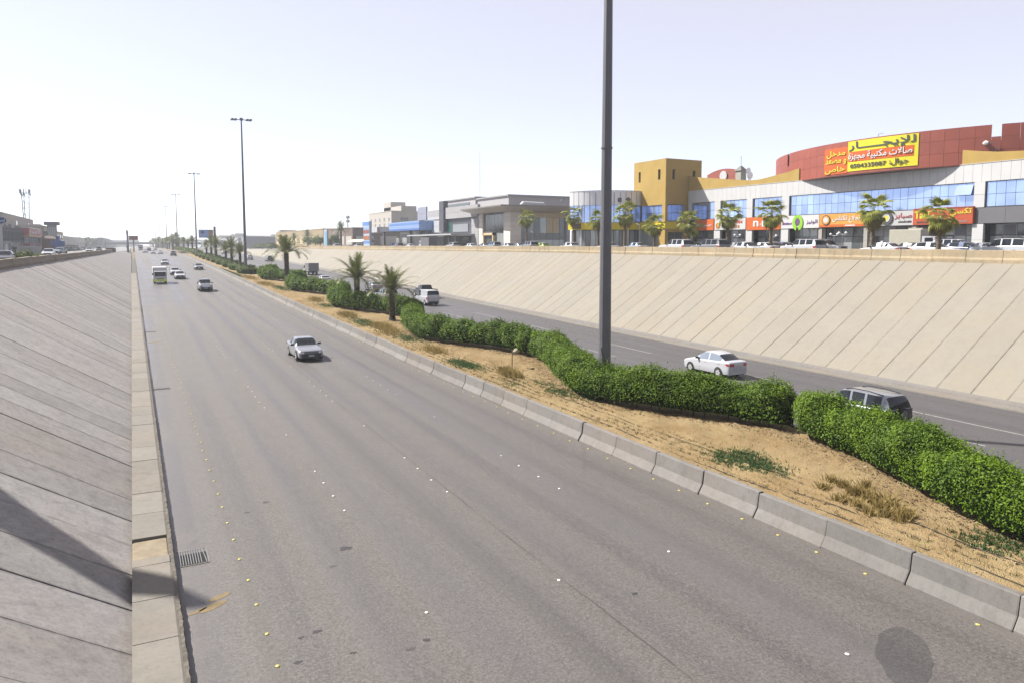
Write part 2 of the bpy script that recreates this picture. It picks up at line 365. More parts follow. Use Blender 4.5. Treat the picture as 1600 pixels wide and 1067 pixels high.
# ================================================================ sloped concrete banks, panel by panel
def bank(name, label, toe, top_x, top_z, side, y0, y1, step, mat, ystuff, gap=.016):
    base = struct(name, strip(toe, top_x, YS[:YS.index(300) + 6], lambda y: R(y) - .13 if side > 0 else R(y) - .13, lambda y: top_z(y) - .13), UNDER, label)
    y = y0
    while y < y1:
        gp = gap * random.choice((.25, .4, .7, 1, 1.2)); a, c = y + gp, y + step - gp; dz = random.uniform(-.012, .012); b = B(); V = []
        for yy in (a, c):
            za, zb = R(yy) + .012 + dz, top_z(yy) + dz; xa, xb = toe, top_x(yy)
            nx, nz = (-side * SLOPE / math.hypot(1, SLOPE), 1 / math.hypot(1, SLOPE))
            e = .012
            for (px, pz) in ((xa, za), (xb, zb)):
                V += [(px, yy, pz - e), (px - nx * .12, yy, pz - nz * .12)]
            ins = e * (1 if yy == a else -1)
            V += [(xa, yy + ins, za), (xb, yy + ins, zb)]
        # per edge: 0 low shoulder,1 low under,2 high shoulder,3 high under,4 low top,5 high top
        b.add(V, [(4, 5, 11, 10), (0, 2, 5, 4), (6, 10, 11, 8), (0, 1, 3, 2), (6, 8, 9, 7), (1, 7, 9, 3), (0, 4, 10, 6), (0, 6, 7, 1), (2, 8, 11, 5), (2, 3, 9, 8)])
        obj('slope_panel', b, mat, base); y += step
    ys = list(np.arange(y, ystuff, 4))
    tag(obj('slope_surface', strip(toe, top_x, ys, lambda t: R(t) + .012, top_z), mat, base), kind='stuff')
    return base
bank('embankment', 'weathered grey concrete slope left of the road', -.32, XL, SL, -1, .16, 150, 2.02, C_LEFT, 330)
bank('embankment', 'cream concrete slope below the mall street', 41.2, XR, SR, 1, 15.46, 205, 1.92, C_RIGHT, 330, .011)

# raised apron along the left toe, slab by slab, with a broken one at the drain
ap = struct('kerb', strip(-.34, .60, YS[:60], lambda y: R(y) - .12), UNDER, 'raised concrete apron between slope and road')
y = 8.2; k = 0; EDGE = M('crumbled_kerb_edge', (.13, .115, .095), .95, .35, 8, .6)
while y < 165:
    L = 2.02 if k % 3 else 1.98
    a, c = y + .012, y + L - .012; bro = a < 20.9 < c
    h = .25 + random.uniform(-.008, .008); b = B()
    if bro:
        b.cbox(-.31, .58, a, a + .5, -.1, h, .015); sand_y = (a + .53, c)
    else:
        V = []
        for yy in (a, c):
            z = R(yy); V += [(-.31, yy, z - .1), (-.31, yy, z + h + .01), (.55, yy, z + h), (.60, yy, z + h - .03), (.62, yy, z - .1)]
        b.loft([V[:5], V[5:]])
    obj('slab', b, C_APRON, ap); y += L; k += 1
obj('slab', B().cbox(-.31, .57, sand_y[0], sand_y[1], -.1, .19, .03), M('sand_filled_slab', (.20, .165, .115), .95, .3, 4, .5), ap)
obj('crumbled_edge', B().loft([[(.605, y, R(y) - .1), (.56, y, R(y) + .232 + random.uniform(-.014, .004)), (.68 + random.uniform(-.014, .01), y, R(y) + .21 + random.uniform(-.025, .008)), (.70 + random.uniform(-.012, .012), y, R(y) - .1)] for y in list(np.arange(6, 60, .11)) + list(np.arange(60, 330, 3))]), EDGE, ap)
# apron along the right toe
ar = struct('kerb', strip(39.75, 41.22, YS[:66], lambda y: R(y) + .07), C_APRON, 'low concrete apron at the foot of the cream slope')
obj('kerb_face', strip(39.75, 39.73, YS[:66], lambda y: R(y) + .07, lambda y: R(y) - .05), C_APRON, ar)
obj('kerb_lip', B().loft([[(40.45, y, R(y) + .05), (40.50, y, R(y) + .20), (41.16, y, R(y) + .22), (41.2, y, R(y) + .05)] for y in YS[:66]]), C_BARRIER, ar)

# drains in the gutter
def drain(x0, x1, y0, y1, label, missing=()):
    z = R(y0) + .004; t = thing('drain_grate', label, 'drain grate', ((x0 + x1) / 2, (y0 + y1) / 2, z))
    obj('pit', B().box(x0, x1, y0, y1, z - .002, z + .001), M('drain_dark', (.008, .008, .009), .9), t)
    f = B()
    for q in ((x0 - .03, x1 + .03, y0 - .04, y0), (x0 - .03, x1 + .03, y1, y1 + .04), (x1, x1 + .04, y0, y1)): f.box(*q, z, z + .012)
    obj('frame', f, C_BARRIER, t)
    nb = 11
    for i in range(nb):
        if i in missing: continue
        xx = x0 + (x1 - x0) * (i + .5) / nb; sk_ = .06 if i > 9 and missing else 0
        b = B(); w = .010; b.add([(xx - w, y0, z + .004), (xx + w, y0, z + .004), (xx + w - sk_, y1, z + .004), (xx - w - sk_, y1, z + .004), (xx - w, y0, z + .03), (xx + w, y0, z + .03), (xx + w - sk_, y1, z + .03), (xx - w - sk_, y1, z + .03)],
            [(4, 5, 6, 7), (0, 1, 5, 4), (1, 2, 6, 5), (2, 3, 7, 6), (3, 0, 4, 7)])
        obj('bar', b, M('drain_bar', (.15, .15, .16), .6), t)
drain(.80, 1.50, 20.35, 21.35, 'steel drain grate with a missing bar in the near gutter', (9,))
drain(.80, 1.65, 45.6, 46.4, 'steel drain grate farther along the left gutter')
drain(.80, 1.65, 72.6, 73.4, 'farthest steel drain grate beside the left apron')

# ================================================================ median: barrier blocks, soil, far kerb
mb = struct('median_barrier', strip(16.9, 17.25, YS[:66], lambda y: R(y) - .02), UNDER, 'concrete barrier along the planted median')
prof = [(16.82, -.05), (16.82, .06), (17.00, .34), (17.06, .78), (17.08, .80), (17.25, .80), (17.27, .77), (17.27, .3)]
y = 8.24 - 2.49 * 4; k = 0
while y < 300:
    dx, dz = random.uniform(-.018, .018), random.uniform(-.02, .015); g = .012 + (.03 if random.random() < .12 else 0)
    rings = []
    for yy, e in ((y + g, 1), (y + g + .03, 0), (y + 1.2, 0), (y + 2.49 - g - .03, 0), (y + 2.49 - g, 1)):
        rings.append([(px + dx + (.012 * e if px < 17.05 else 0), yy, pz + R(yy) + dz - (.012 * e if pz > .7 else 0)) for px, pz in prof])
    if k in (22, 31, 38): rings = [r_ for r_ in rings[:-1]] + [[(a, b_ - .22, c if c < R(b_) + .4 else c - .16) for a, b_, c in rings[-1]]]
    obj('barrier_block', B().loft(rings), C_BARRIER, mb); y += 2.49; k += 1
xs = np.linspace(17.22, 24.95, 58); ys = np.concatenate([np.arange(2, 60, .16), np.arange(60, 300, 1.2)])
def lump(x, y):
    return .02 * math.sin(x * 1.7 + y * .43) * math.sin(y * .9 + x) + .02 * math.sin(3.1 * x - 2.2 * y) + .03 * math.sin(15 * x + .7 * math.sin(y)) * (1 if x < 20 else .2) + .02 * math.exp(-((x - 20.2) / 2.2) ** 2)
def soil_z(x, y):
    e = min(1, max(0, (x - 17.3) / .8)) * min(1, max(0, (24.8 - x) / .8))
    return R(y) + SOIL + .03 + lump(x, y) * e
V = np.array([(x, y, soil_z(x, y) + rng.normal(0, .022)) for y in ys for x in xs]); nx = len(xs)
i, j = np.meshgrid(np.arange(len(ys) - 1), np.arange(nx - 1), indexing='ij'); a = (i * nx + j).ravel()
struct('median_soil', npmesh('median_soil', V, np.stack([a, a + 1, a + nx + 1, a + nx], 1), SAND, True), None, 'sandy soil strip of the planted median')
fk = B().loft([[(24.85, y, R(y) - .05), (24.85, y, R(y) + .78), (25.0, y, R(y) + .78), (25.08, y, R(y) + .3), (25.22, y, R(y) - .05)] for y in YS[:66]])
struct('median_kerb', fk, C_BARRIER, 'far concrete kerb of the planted median')

# ================================================================ parapets at street level
def parapet(name, label, xf, zf, y0, y1, step, w, h, side, mat):
    t = thing(name, label, 'parapet', (xf(y0), y0, zf(y0))); y = y0
    while y < y1:
        g = .015 + (.03 if random.random() < .1 else 0); a, c = y + g, y + step - g; dz = random.uniform(-.03, .02); dx = random.uniform(-.02, .02); rings = []
        for yy, e in ((a, .02), (a + .04, 0), (c - .04, 0), (c, .02)):
            x = xf(yy) + dx; z = zf(yy) + dz
            p = [(0, -.25), (0, .25), (.07, .40), (.09, h - .02), (.11, h), (w - .11, h), (w - .09, h - .02), (w - .07, .40), (w, .25), (w, -.25)]
            rings.append([(x + side * q, yy, z + (zz - e if zz > .5 else zz)) for q, zz in p])
        obj('parapet_block', B().loft(rings), mat, t); y += step
    return t
parapet('parapet', 'cream concrete parapet wall along the mall street', lambda y: XR(y) + .05, SR, 17.9, 262, 2.46, .6, .92, 1, C_PARAPET)
parapet('parapet', 'grey concrete parapet wall above the left slope', lambda y: XL(y) - .30, SL, 40, 236, 2.46, .55, .82, -1, C_PARAPET_L)
# ================================================================ plants
def leaf_mat(name, dark, light, rough=.45, trans=True):
    b = NB(name); n = b.noise(1.3, 4); n2 = b.noise(30, 1)
    f = b.math('ADD', b.math('MULTIPLY', n, .5), b.math('MULTIPLY', n2, .5))
    dark, light = [v * .9 for v in dark], [v * .9 for v in light]; c = b.ramp(f, [(.34, dark), (.66, light)])
    if name == 'hedge_leaf': c = b.mix(b.ramp(b.noise(.42, 4, .7), [(.60, 0), (.75, .55)]), c, (.085, .075, .02)); c = b.mix(b.ramp(b.noise(.9, 3), [(.35, .5), (.55, 0)]), c, dark)
    b.col(c); b.set(rough=rough, spec=.22)
    if trans:
        t = b.n.new('ShaderNodeBsdfTranslucent'); b.l.new(c, t.inputs[0]); mx = b.n.new('ShaderNodeMixShader'); mx.inputs[0].default_value = .28
        b.l.new(b.b.outputs[0], mx.inputs[1]); b.l.new(t.outputs[0], mx.inputs[2]); b.l.new(mx.outputs[0], b.n['Material Output'].inputs[0])
    return b.m
HLEAF = leaf_mat('hedge_leaf', (.028, .062, .002), (.145, .238, .006), .6)
HLEAF2 = leaf_mat('hedge_leaf_clipped', (.040, .062, .010), (.105, .142, .022), .6)
CORE_TWIG = M('core_twigs', (.010, .020, .004), 1, .4, 6, .8, .0, rnd=0)
PALM = leaf_mat('date_palm_leaf', (.052, .066, .020), (.155, .165, .060), .5)
PALMY = leaf_mat('date_palm_leaf_young', (.045, .065, .010), (.12, .135, .025), .5)
FAN = leaf_mat('fan_palm_leaf', (.085, .110, .014), (.30, .31, .05), .5)
FANY = leaf_mat('fan_palm_leaf_dry', (.10, .085, .02), (.22, .17, .045), .7)
BARK = M('palm_bark', (.070, .055, .042), .95, .35, 7, .8)
BARKF = M('fan_palm_bark', (.12, .09, .062), .95, .3, 6, .6)
DRY = leaf_mat('dry_grass', (.17, .125, .04), (.34, .26, .10), .8)
GRN = leaf_mat('green_weed', (.030, .070, .024), (.085, .135, .040), .7)

def leaves(P_, N_, size, jitter=.6, aspect=.55):
    """leaf quads around points P_ with outward normals N_ (diamond shaped, folded by chance)"""
    n = len(P_); T = rng.normal(size=(n, 3)); Nn = N_ + rng.normal(size=(n, 3)) * jitter
    Nn /= np.linalg.norm(Nn, axis=1, keepdims=True) + 1e-9
    T -= Nn * (T * Nn).sum(1, keepdims=True); T /= np.linalg.norm(T, axis=1, keepdims=True) + 1e-9
    S = np.cross(Nn, T); L = size * rng.uniform(.45, 1.5, (n, 1)); W = L * aspect
    V = np.stack([P_ - T * L * .5, P_ + S * W * .5 + Nn * W * .12, P_ + T * L * .55, P_ - S * W * .5 + Nn * W * .12], 1).reshape(-1, 3)
    return V, np.arange(4 * n).reshape(-1, 4)
def fbm(p, seed, f):
    r = np.random.default_rng(seed); o = np.zeros(len(p))
    for k in range(5):
        d = r.normal(size=3); d *= f * (1.6 ** k) / np.linalg.norm(d); o += np.sin(p @ d + r.uniform(0, 6.28)) * .75 ** k
        d2 = r.normal(size=3); d2 *= f * (1.5 ** k) / np.linalg.norm(d2); o += np.sin(p @ d2 + r.uniform(0, 6.28)) * .75 ** k
    return o / 4

def hedge(path, label, hw=.95, hgt=1.85, size=.1, dens=170, lump_a=.13, mat=None, boxy=3.0, group=None, sprigs=True, z_off=0, stems=False):
    """path: list of (x, y) of the centre line; foliage shell of leaf faces round an added dark core that blocks light"""
    mat = mat or HLEAF; P0 = np.array(path, float); seg = np.linalg.norm(np.diff(P0, axis=0), axis=1); s = np.concatenate([[0], np.cumsum(seg)]); L = s[-1]
    x0, y0 = path[0]; t = thing('hedge', label, 'hedge', (x0, y0, soil_z(min(max(x0, 17.3), 24.7), y0)), 0, group); seed = int(abs(y0) * 131) % 9999
    def frame(u):
        x = np.interp(u, s, P0[:, 0]); y = np.interp(u, s, P0[:, 1]); e = .4
        dx = np.interp(u + e, s, P0[:, 0]) - np.interp(u - e, s, P0[:, 0]); dy = np.interp(u + e, s, P0[:, 1]) - np.interp(u - e, s, P0[:, 1])
        q = np.hypot(dx, dy) + 1e-9; return x, y, dy / q, -dx / q
    def shell(u, a, shrink=0.):
        # a in 0..pi from one foot over the top to the other foot
        x, y, nx, ny = frame(u); end = np.clip(np.minimum(u, L - u) / (hw * .9), 0, 1); e = np.sqrt(np.clip(1 - (1 - end) ** 2, 0, 1)) * .92 + .08
        c, sn = np.cos(a), np.sin(a); p = 2 / boxy
        hv = 1 + (.05 * np.sin(u * .9 + seed) + .04 * np.sin(u * 2.3 + seed * 2) if boxy < 4 else 0); oz = np.abs(sn) ** p * hgt * hv * (.8 + .2 * e); ft = np.clip(oz / .75, 0, 1); ox = np.sign(c) * np.abs(c) ** p * hw * e * (.66 + .34 * ft * ft * (3 - 2 * ft) if boxy < 4 else 1)
        base = np.array([soil_z(min(max(xx, 17.3), 24.7), yy) for xx, yy in zip(x, y)]) + z_off
        Pt = np.stack([x + nx * ox, y + ny * ox, base + oz], 1)
        Nr = np.stack([nx * c, ny * c, sn], 1)
        k = fbm(Pt, seed, 4.2) * lump_a * 1.15 + fbm(Pt, seed + 1, 1.3) * lump_a * 1.15
        return Pt + Nr * (k[:, None] - shrink), Nr, oz
    # dark core added to block light inside the hedge, not modelled twigs
    nu, na = max(8, int(L * 2.2)), 13; U, A = np.meshgrid(np.linspace(0.02, L - .02, nu), np.linspace(0.0 if boxy > 4 else .07, math.pi - (0.0 if boxy > 4 else .07), na), indexing='ij')
    Pc, _, _ = shell(U.ravel(), A.ravel(), .16); i, j = np.meshgrid(np.arange(nu - 1), np.arange(na - 1), indexing='ij'); a = (i * na + j).ravel()
    obj('shade_core', npmesh('shade_core', Pc, np.stack([a, a + 1, a + na + 1, a + na], 1), CORE_TWIG), None, t)
    n = int(dens * L * (2 * hgt + 2 * hw)); u = rng.uniform(0, L, n); a = rng.uniform(0.02, math.pi - .02, n)
    # even out by arc: more samples on the flat flanks
    w = rng.uniform(0, 1, n); a = np.where(w < .62, np.where(rng.uniform(0, 1, n) < .5, rng.uniform(.03, .95, n), math.pi - rng.uniform(.03, .95, n)), rng.uniform(.8, math.pi - .8, n))
    Pl, Nl, oz = shell(u, a); keep = (oz > (.06 if boxy > 4 else .2)) & (rng.uniform(0, 1, n) < np.clip((.6 if boxy > 4 else .0) + 1.5 * oz / hgt, 0, 1)); Pl, Nl = Pl[keep], Nl[keep]
    Pl = Pl + Nl * rng.normal(-.04, .07, (len(Pl), 1)) + rng.normal(0, .02, Pl.shape)
    if sprigs:
        m = int(L * 16); us = rng.uniform(0, L, m); Ps, Ns, _ = shell(us, rng.uniform(.75, math.pi - .75, m)); k = 7
        st = np.repeat(Ps, k, 0) + np.tile(np.linspace(.0, .26, k)[:, None], (m, 1)) * (np.repeat(Ns * .4 + np.array([0, 0, .8]) + rng.normal(0, .25, Ns.shape), k, 0)) * np.repeat(rng.uniform(.3, 1.15, (m, 1)), k, 0)
        st += rng.normal(0, .025, st.shape); Pl = np.concatenate([Pl, st]); Nl = np.concatenate([Nl, np.repeat(Ns, k, 0)])
    V, F = leaves(Pl, Nl, size)
    obj('foliage', npmesh('foliage', V, F, mat), None, t)
    if stems:
        for u_ in np.arange(.5, L - .3, .5):
            x, y, _, _ = frame(u_ + rng.uniform(-.15, .15)); o = bpy.data.objects.new('stem', STEM); link(o, t); o.location = (float(x) - t.location.x + rng.uniform(-.25, .25), float(y) - t.location.y, soil_z(min(max(float(x), 17.3), 24.7), float(y)) - t.location.z - .05); o.rotation_euler.z = rng.uniform(0, 6)
    return t
STEM = mesh('stem', B().tube([(0, 0, 0), (.02, .01, .3), (-.05, .06, .8)], [.035, .028, .015], 5).tube([(.02, .01, .25), (.2, .1, .85)], [.022, .01], 5).tube([(.01, 0, .2), (-.16, -.14, .8)], [.02, .01], 5), M('hedge_stem', (.07, .055, .04), .9))
def wave(y):                                    # the hedge winds across the median
    k = np.interp(y, [-4, 8, 20.3, 29.5, 42.2, 54.5, 68.5, 81, 94, 107, 120, 133, 146], [3.14, 6.28, 9.42, 12.57, 15.71, 18.85, 21.99, 25.13, 28.27, 31.4, 34.56, 37.7, 40.84])
    return 22.55 - 1.95 * math.cos(k - 6.2832) if False else 22.35 - 1.85 * math.cos(k)
def seg(y0, y1, st=.45): return [(wave(y), y) for y in np.arange(y0, y1 + .01, st)]
HG = 'clipped hedges winding along the median'
hedge(seg(3.0, 20.35), 'nearest leafy hedge at the right edge, bending away from the barrier', stems=True, size=.072, dens=640, group=HG)
hedge(seg(20.6, 42.4), 'long leafy hedge in front of the tall near light mast', stems=True, size=.078, dens=500, group=HG)
hedge(seg(42.1, 68.3), 'leafy hedge between the near light mast and the nearest date palm', size=.10, dens=320, group=HG)
hedge(seg(68.4, 93.4), 'leafy hedge behind the nearest date palm', size=.125, dens=205, group=HG)
hedge(seg(93.8, 119), 'leafy hedge between the second and the third date palm', size=.17, dens=115, group=HG)
hedge(seg(119.4, 145), 'leafy hedge around the foot of the third date palm', size=.20, dens=80, group=HG)
y = 147.5; k = 0; names = ['first', 'second', 'third', 'fourth', 'fifth', 'sixth', 'seventh', 'eighth', 'ninth', 'tenth']
while k < 9:
    pth = [(19.6, y + 9.5), (19.3, y + 6), (19.2, y + 3), (19.5, y + .8), (20.6, y), (22.3, y + .3), (23.0, y + .8)]
    pth = [(np.interp(q, np.linspace(0, 1, 7), [a for a, _ in pth]), np.interp(q, np.linspace(0, 1, 7), [b for _, b in pth])) for q in np.linspace(0, 1, 26)]
    hedge(pth, 'low trimmed hedge block, %s one beyond the third date palm' % names[k], hw=.9, hgt=1.2, size=.24, dens=36, lump_a=.05, mat=HLEAF2, boxy=5, sprigs=False, group='trimmed hedge blocks farther along the median')
    y += 13.5; k += 1
hedge([(20.5, q) for q in np.arange(272, 420, 4)], 'long far hedge line under the distant palms', hw=1.5, hgt=1.5, size=.5, dens=9, lump_a=.1, mat=HLEAF2, boxy=4, sprigs=False, group=None)

# ---------------------------------------------------------------- grass tufts and weeds on the median
def tuft(px, py, w, l, h, n, mat, name, label, cat, lift=SOIL + .05, blade=.012):
    z0 = lift
    for _ in range(4):
        p = at_z(px, py, z0); z0 = soil_z(min(max(p.x, 17.4), 23.8), p.y)
    c = np.stack([p.x + rng.normal(0, w, n), p.y + rng.normal(0, l, n)], 1); c[:, 0] = np.clip(c[:, 0], 17.35, 23.7)
    z = np.array([soil_z(a, b) for a, b in c]); d = rng.normal(0, .45, (n, 3)); d[:, 2] = 1; hh = h * rng.uniform(.4, 1.1, (n, 1)); sd = rng.normal(size=(n, 3)); sd[:, 2] = 0; sd /= np.linalg.norm(sd, axis=1, keepdims=True)
    root = np.concatenate([c, z[:, None] - .02], 1); tip = root + d * hh; mid = root + d * hh * .55 * np.array([.8, .8, 1.1])
    V = np.stack([root - sd * blade, root + sd * blade, mid + sd * blade * .8, tip, mid - sd * blade * .8], 1).reshape(-1, 3)
    F = np.arange(5 * n).reshape(-1, 5)
    return tag(obj(name, npmesh(name, V, F, mat), None), label, cat, None, 'stuff')
def many(spots, mat, name, label, cat, blade=.012):
    Vs, Fs, o = [], [], 0
    for px, py, w, l, h, n in spots:
        t = tuft(px, py, w, l, h, n, mat, name, label, cat, blade=blade); me = t.data
        v = np.empty(len(me.vertices) * 3); me.vertices.foreach_get('co', v); v = v.reshape(-1, 3); Vs.append(v); Fs.append(np.arange(len(v)).reshape(-1, 5) + o); o += len(v)
        bpy.data.objects.remove(t); bpy.data.meshes.remove(me)
    tag(obj(name, npmesh(name, np.concatenate(Vs), np.concatenate(Fs), mat), None), label, cat, None, 'stuff')
sp = [(x_, y_, .09, .10, h_, 90) for x_, y_, h_ in ((1318, 762, .34), (1332, 770, .42), (1346, 777, .4), (1338, 788, .36), (1362, 785, .46), (1374, 797, .46), (1386, 790, .5), (1398, 803, .46), (1409, 812, .4), (1384, 808, .36), (1352, 762, .36), (1300, 752, .3), (1285, 762, .26), (1420, 806, .34), (1360, 803, .3), (1312, 782, .26))] + [
      (795, 585, .25, .6, .5, 900), (680, 548, .3, .8, .35, 700), (597, 512, .35, 1.1, .5, 900), (543, 494, .35, 1.1, .5, 800), (493, 470, .4, 1.2, .5, 600), (415, 443, .5, 2.5, .5, 700), (610, 520, .4, .8, .5, 500), (390, 432, .5, 3, .5, 600)]
many(sp, DRY, 'dry_grass', 'tufts of dry yellow grass on the median sand', 'grass', .014)
sp = [(1150, 715, .5, .5, .10, 2600), (1190, 728, .35, .5, .10, 1800), (726, 569, .35, 1.0, .14, 2600), (875, 612, .35, .6, .10, 1200), (920, 622, .4, .6, .08, 900), (570, 505, .5, 2, .14, 2200), (640, 530, .5, 1.2, .14, 1500), (1560, 850, .4, .5, .12, 900),
      (510, 478, .5, 1.5, .12, 1200), (440, 450, .5, 3, .2, 1300), (365, 425, .5, 4, .3, 1300), (345, 418, .5, 6, .3, 1300), (850, 600, .3, 1., .08, 700), (800, 598, .4, .8, .08, 700)]
many(sp, GRN, 'ground_cover', 'patches of low green weeds on the median sand', 'ground cover', .018)
# dead furrow stubble in rows beside the barrier
rows = []
for r_ in range(5):
    xx = 17.75 + .42 * r_
    for yy in np.arange(7.5, 60, .22):
        if rng.uniform() < .55 and math.sin(yy * .55 + r_) > -.6: rows.append((xx + rng.normal(0, .06), yy + rng.normal(0, .08)))
rows = np.array(rows); k = 12; c = np.repeat(rows, k, 0) + rng.normal(0, .045, (len(rows) * k, 2)); n = len(c)
z = np.array([soil_z(a, b) for a, b in c]); d = rng.normal(0, .6, (n, 3)); d[:, 2] = 1; hh = rng.uniform(.03, .13, (n, 1)); sd = rng.normal(size=(n, 3)); sd[:, 2] = 0; sd /= np.linalg.norm(sd, axis=1, keepdims=True)
root = np.concatenate([c, z[:, None] - .02], 1); V = np.stack([root - sd * .012, root + sd * .012, root + d * hh], 1).reshape(-1, 3)
tag(obj('stubble', npmesh('stubble', V, np.arange(3 * n).reshape(-1, 3), leaf_mat('stubble', (.055, .05, .02), (.13, .095, .04), .8)), None), 'rows of short dead stubble beside the barrier', 'stubble', None, 'stuff')
# thin dry blades all over the strip
n = 9000; cy = rng.uniform(7, 110, n); cx = 17.4 + np.abs(rng.normal(0, 1.6, n)); cx = np.clip(cx, 17.4, 22); okk = np.sin(cx * 2.1 + cy * .8) + np.sin(cy * .37 + 1) > -.3; cx, cy = cx[okk], cy[okk]; n = len(cx)
root = np.stack([cx, cy, [soil_z(a, b) - .01 for a, b in zip(cx, cy)]], 1); d = rng.normal(0, .8, (n, 3)); d[:, 2] = 1; hh = rng.uniform(.04, .16, (n, 1)); sd = rng.normal(size=(n, 3)); sd[:, 2] = 0; sd /= np.linalg.norm(sd, axis=1, keepdims=True)
V = np.stack([root - sd * .012, root + sd * .012, root + d * hh], 1).reshape(-1, 3)
tag(obj('thin_grass', npmesh('thin_grass', V, np.arange(3 * n).reshape(-1, 3), leaf_mat('thin_dry_blades', (.12, .095, .03), (.30, .24, .09), .8)), None), 'thin dry blades scattered over the median sand', 'grass', None, 'stuff')
# black drip hoses laid along the strip
for k, (xx, lab) in enumerate(((17.72, 'black drip hose nearest the barrier'), (18.35, 'black drip hose in the second furrow'), (19.0, 'black drip hose in the third furrow'))):
    tag(obj('irrigation_pipe', B().tube([(xx + .10 * math.sin(y * .31 + k) + .04 * math.sin(y * 1.3 + 2 * k), y, soil_z(xx, y) + .012 - .03 * (math.sin(y * .7 + k * 2) > .55)) for y in np.arange(6.5, 48, .5)], .012, 5), M('black_hose', (.02, .02, .018), .6)), lab, 'hose')
# dry leaf litter under the hedges
n = 5200; yy = rng.uniform(7, 60, n); xx = np.array([wave(a) for a in yy]) - rng.normal(1.0, .35, n); xx = np.clip(xx, 17.5, 24.5); P_ = np.stack([xx, yy, [soil_z(a, b) + .015 for a, b in zip(xx, yy)]], 1); V, F = leaves(P_, np.tile(np.array([0, 0, 1.]), (n, 1)), .07, .4)
tag(obj('leaf_litter', npmesh('leaf_litter', V, F, leaf_mat('dead_leaf', (.05, .03, .018), (.14, .085, .045), .8, False)), None), 'dry brown leaf litter under the hedges', 'leaf litter', None, 'stuff')
# scattered stones
nst = 1400; c = np.stack([rng.uniform(17.35, 23.5, nst), rng.uniform(7, 55, nst)], 1); rr = rng.uniform(.012, .045, nst) * (1 + 2 * (rng.uniform(0, 1, nst) > .985)); Vs = []
oct_ = np.array([(1, 0, 0), (-1, 0, 0), (0, 1, 0), (0, -1, 0), (0, 0, .8), (0, 0, -.6)]); tri = np.array([(0, 2, 4), (2, 1, 4), (1, 3, 4), (3, 0, 4), (2, 0, 5), (1, 2, 5), (3, 1, 5), (0, 3, 5)])
V = (np.stack([c[:, 0], c[:, 1], [soil_z(a, b) for a, b in c]], 1)[:, None, :] + oct_[None] * rr[:, None, None] * rng.uniform(.6, 1.3, (nst, 6, 1))).reshape(-1, 3)
F = (tri[None] + (np.arange(nst) * 6)[:, None, None]).reshape(-1, 3)
tag(obj('gravel', npmesh('gravel', V, F, M('gravel_stone', (.27, .20, .12), .9, .3, 3, 0)), None), 'small pale stones scattered on the median sand', 'gravel', None, 'stuff')

# ---------------------------------------------------------------- date palms in the median
def frond_mesh(L, droop, nl, leaflet, mat, name='frond', wmax=.03):
    V, F = [], []
    pts = []
    for i in range(nl + 1):
        q = i / nl; a = rad(62) - droop * q ** 1.35
        pts.append((pts[-1][0] + math.cos(a) * L / nl, pts[-1][1] + math.sin(a) * L / nl) if pts else (0, 0))
    for i in range(nl):
        (x0, z0), (x1, z1) = pts[i], pts[i + 1]; w = .045 * (1 - i / nl) + .008; o = len(V)
        V += [(x0, -w, z0), (x0, w, z0), (x1, w * .9, z1), (x1, -w * .9, z1)]; F.append((o, o + 1, o + 2, o + 3))
        if i < nl * .12: continue
        q = i / nl; ll = leaflet * (math.sin(math.pi * min(1, q * .9 + .1)) ** .6) * random.uniform(.8, 1.1)
        tx, tz = (x1 - x0) * nl / L, (z1 - z0) * nl / L
        for sg in (-1, 1):
            for h in (0, .5):
                bx, bz = x0 + (x1 - x0) * h, z0 + (z1 - z0) * h; f = random.uniform(.5, .8); up = random.uniform(-.15, .5)
                ex, ey, ez = bx + tx * ll * f - tz * ll * up * .5, sg * ll * math.sqrt(1 - min(.9, f * f)) * 1.05, bz + tz * ll * f + tx * ll * up * .5 - .1 * ll
                o = len(V); V += [(bx - tx * wmax, 0, bz - tz * wmax), (bx + tx * wmax, 0, bz + tz * wmax), (ex, ey, ez)]; F.append((o, o + 1, o + 2))
    b = B(); b.v = V; b.f = F
    return mesh(name, b, mat)
fr_old = [frond_mesh(2.9, rad(d), 24, .74, PALM, wmax=.028) for d in (70, 95, 115)]
fr_mid = [frond_mesh(2.9, rad(d), 24, .70, PALM, wmax=.028) for d in (40, 60, 75)]
fr_new = [frond_mesh(2.4, rad(d), 20, .58, PALMY, wmax=.028) for d in (8, 20, 30)]
def trunk_b(h, r0, r1, rings=14, bumpy=.16):
    b = B(); rr = []
    for i in range(rings * 2 + 1):
        q = i / (rings * 2); r = (r0 + (r1 - r0) * q) * (1 + (bumpy if i % 2 else 0)) * (1.25 - .25 * min(1, q * 5))
        rr.append([(r * math.cos(t) * random.uniform(.93, 1.07), r * math.sin(t) * random.uniform(.93, 1.07), h * q) for t in [k * math.pi / 5 + (i % 2) * .3 for k in range(10)]])
    return b.loft(rr)
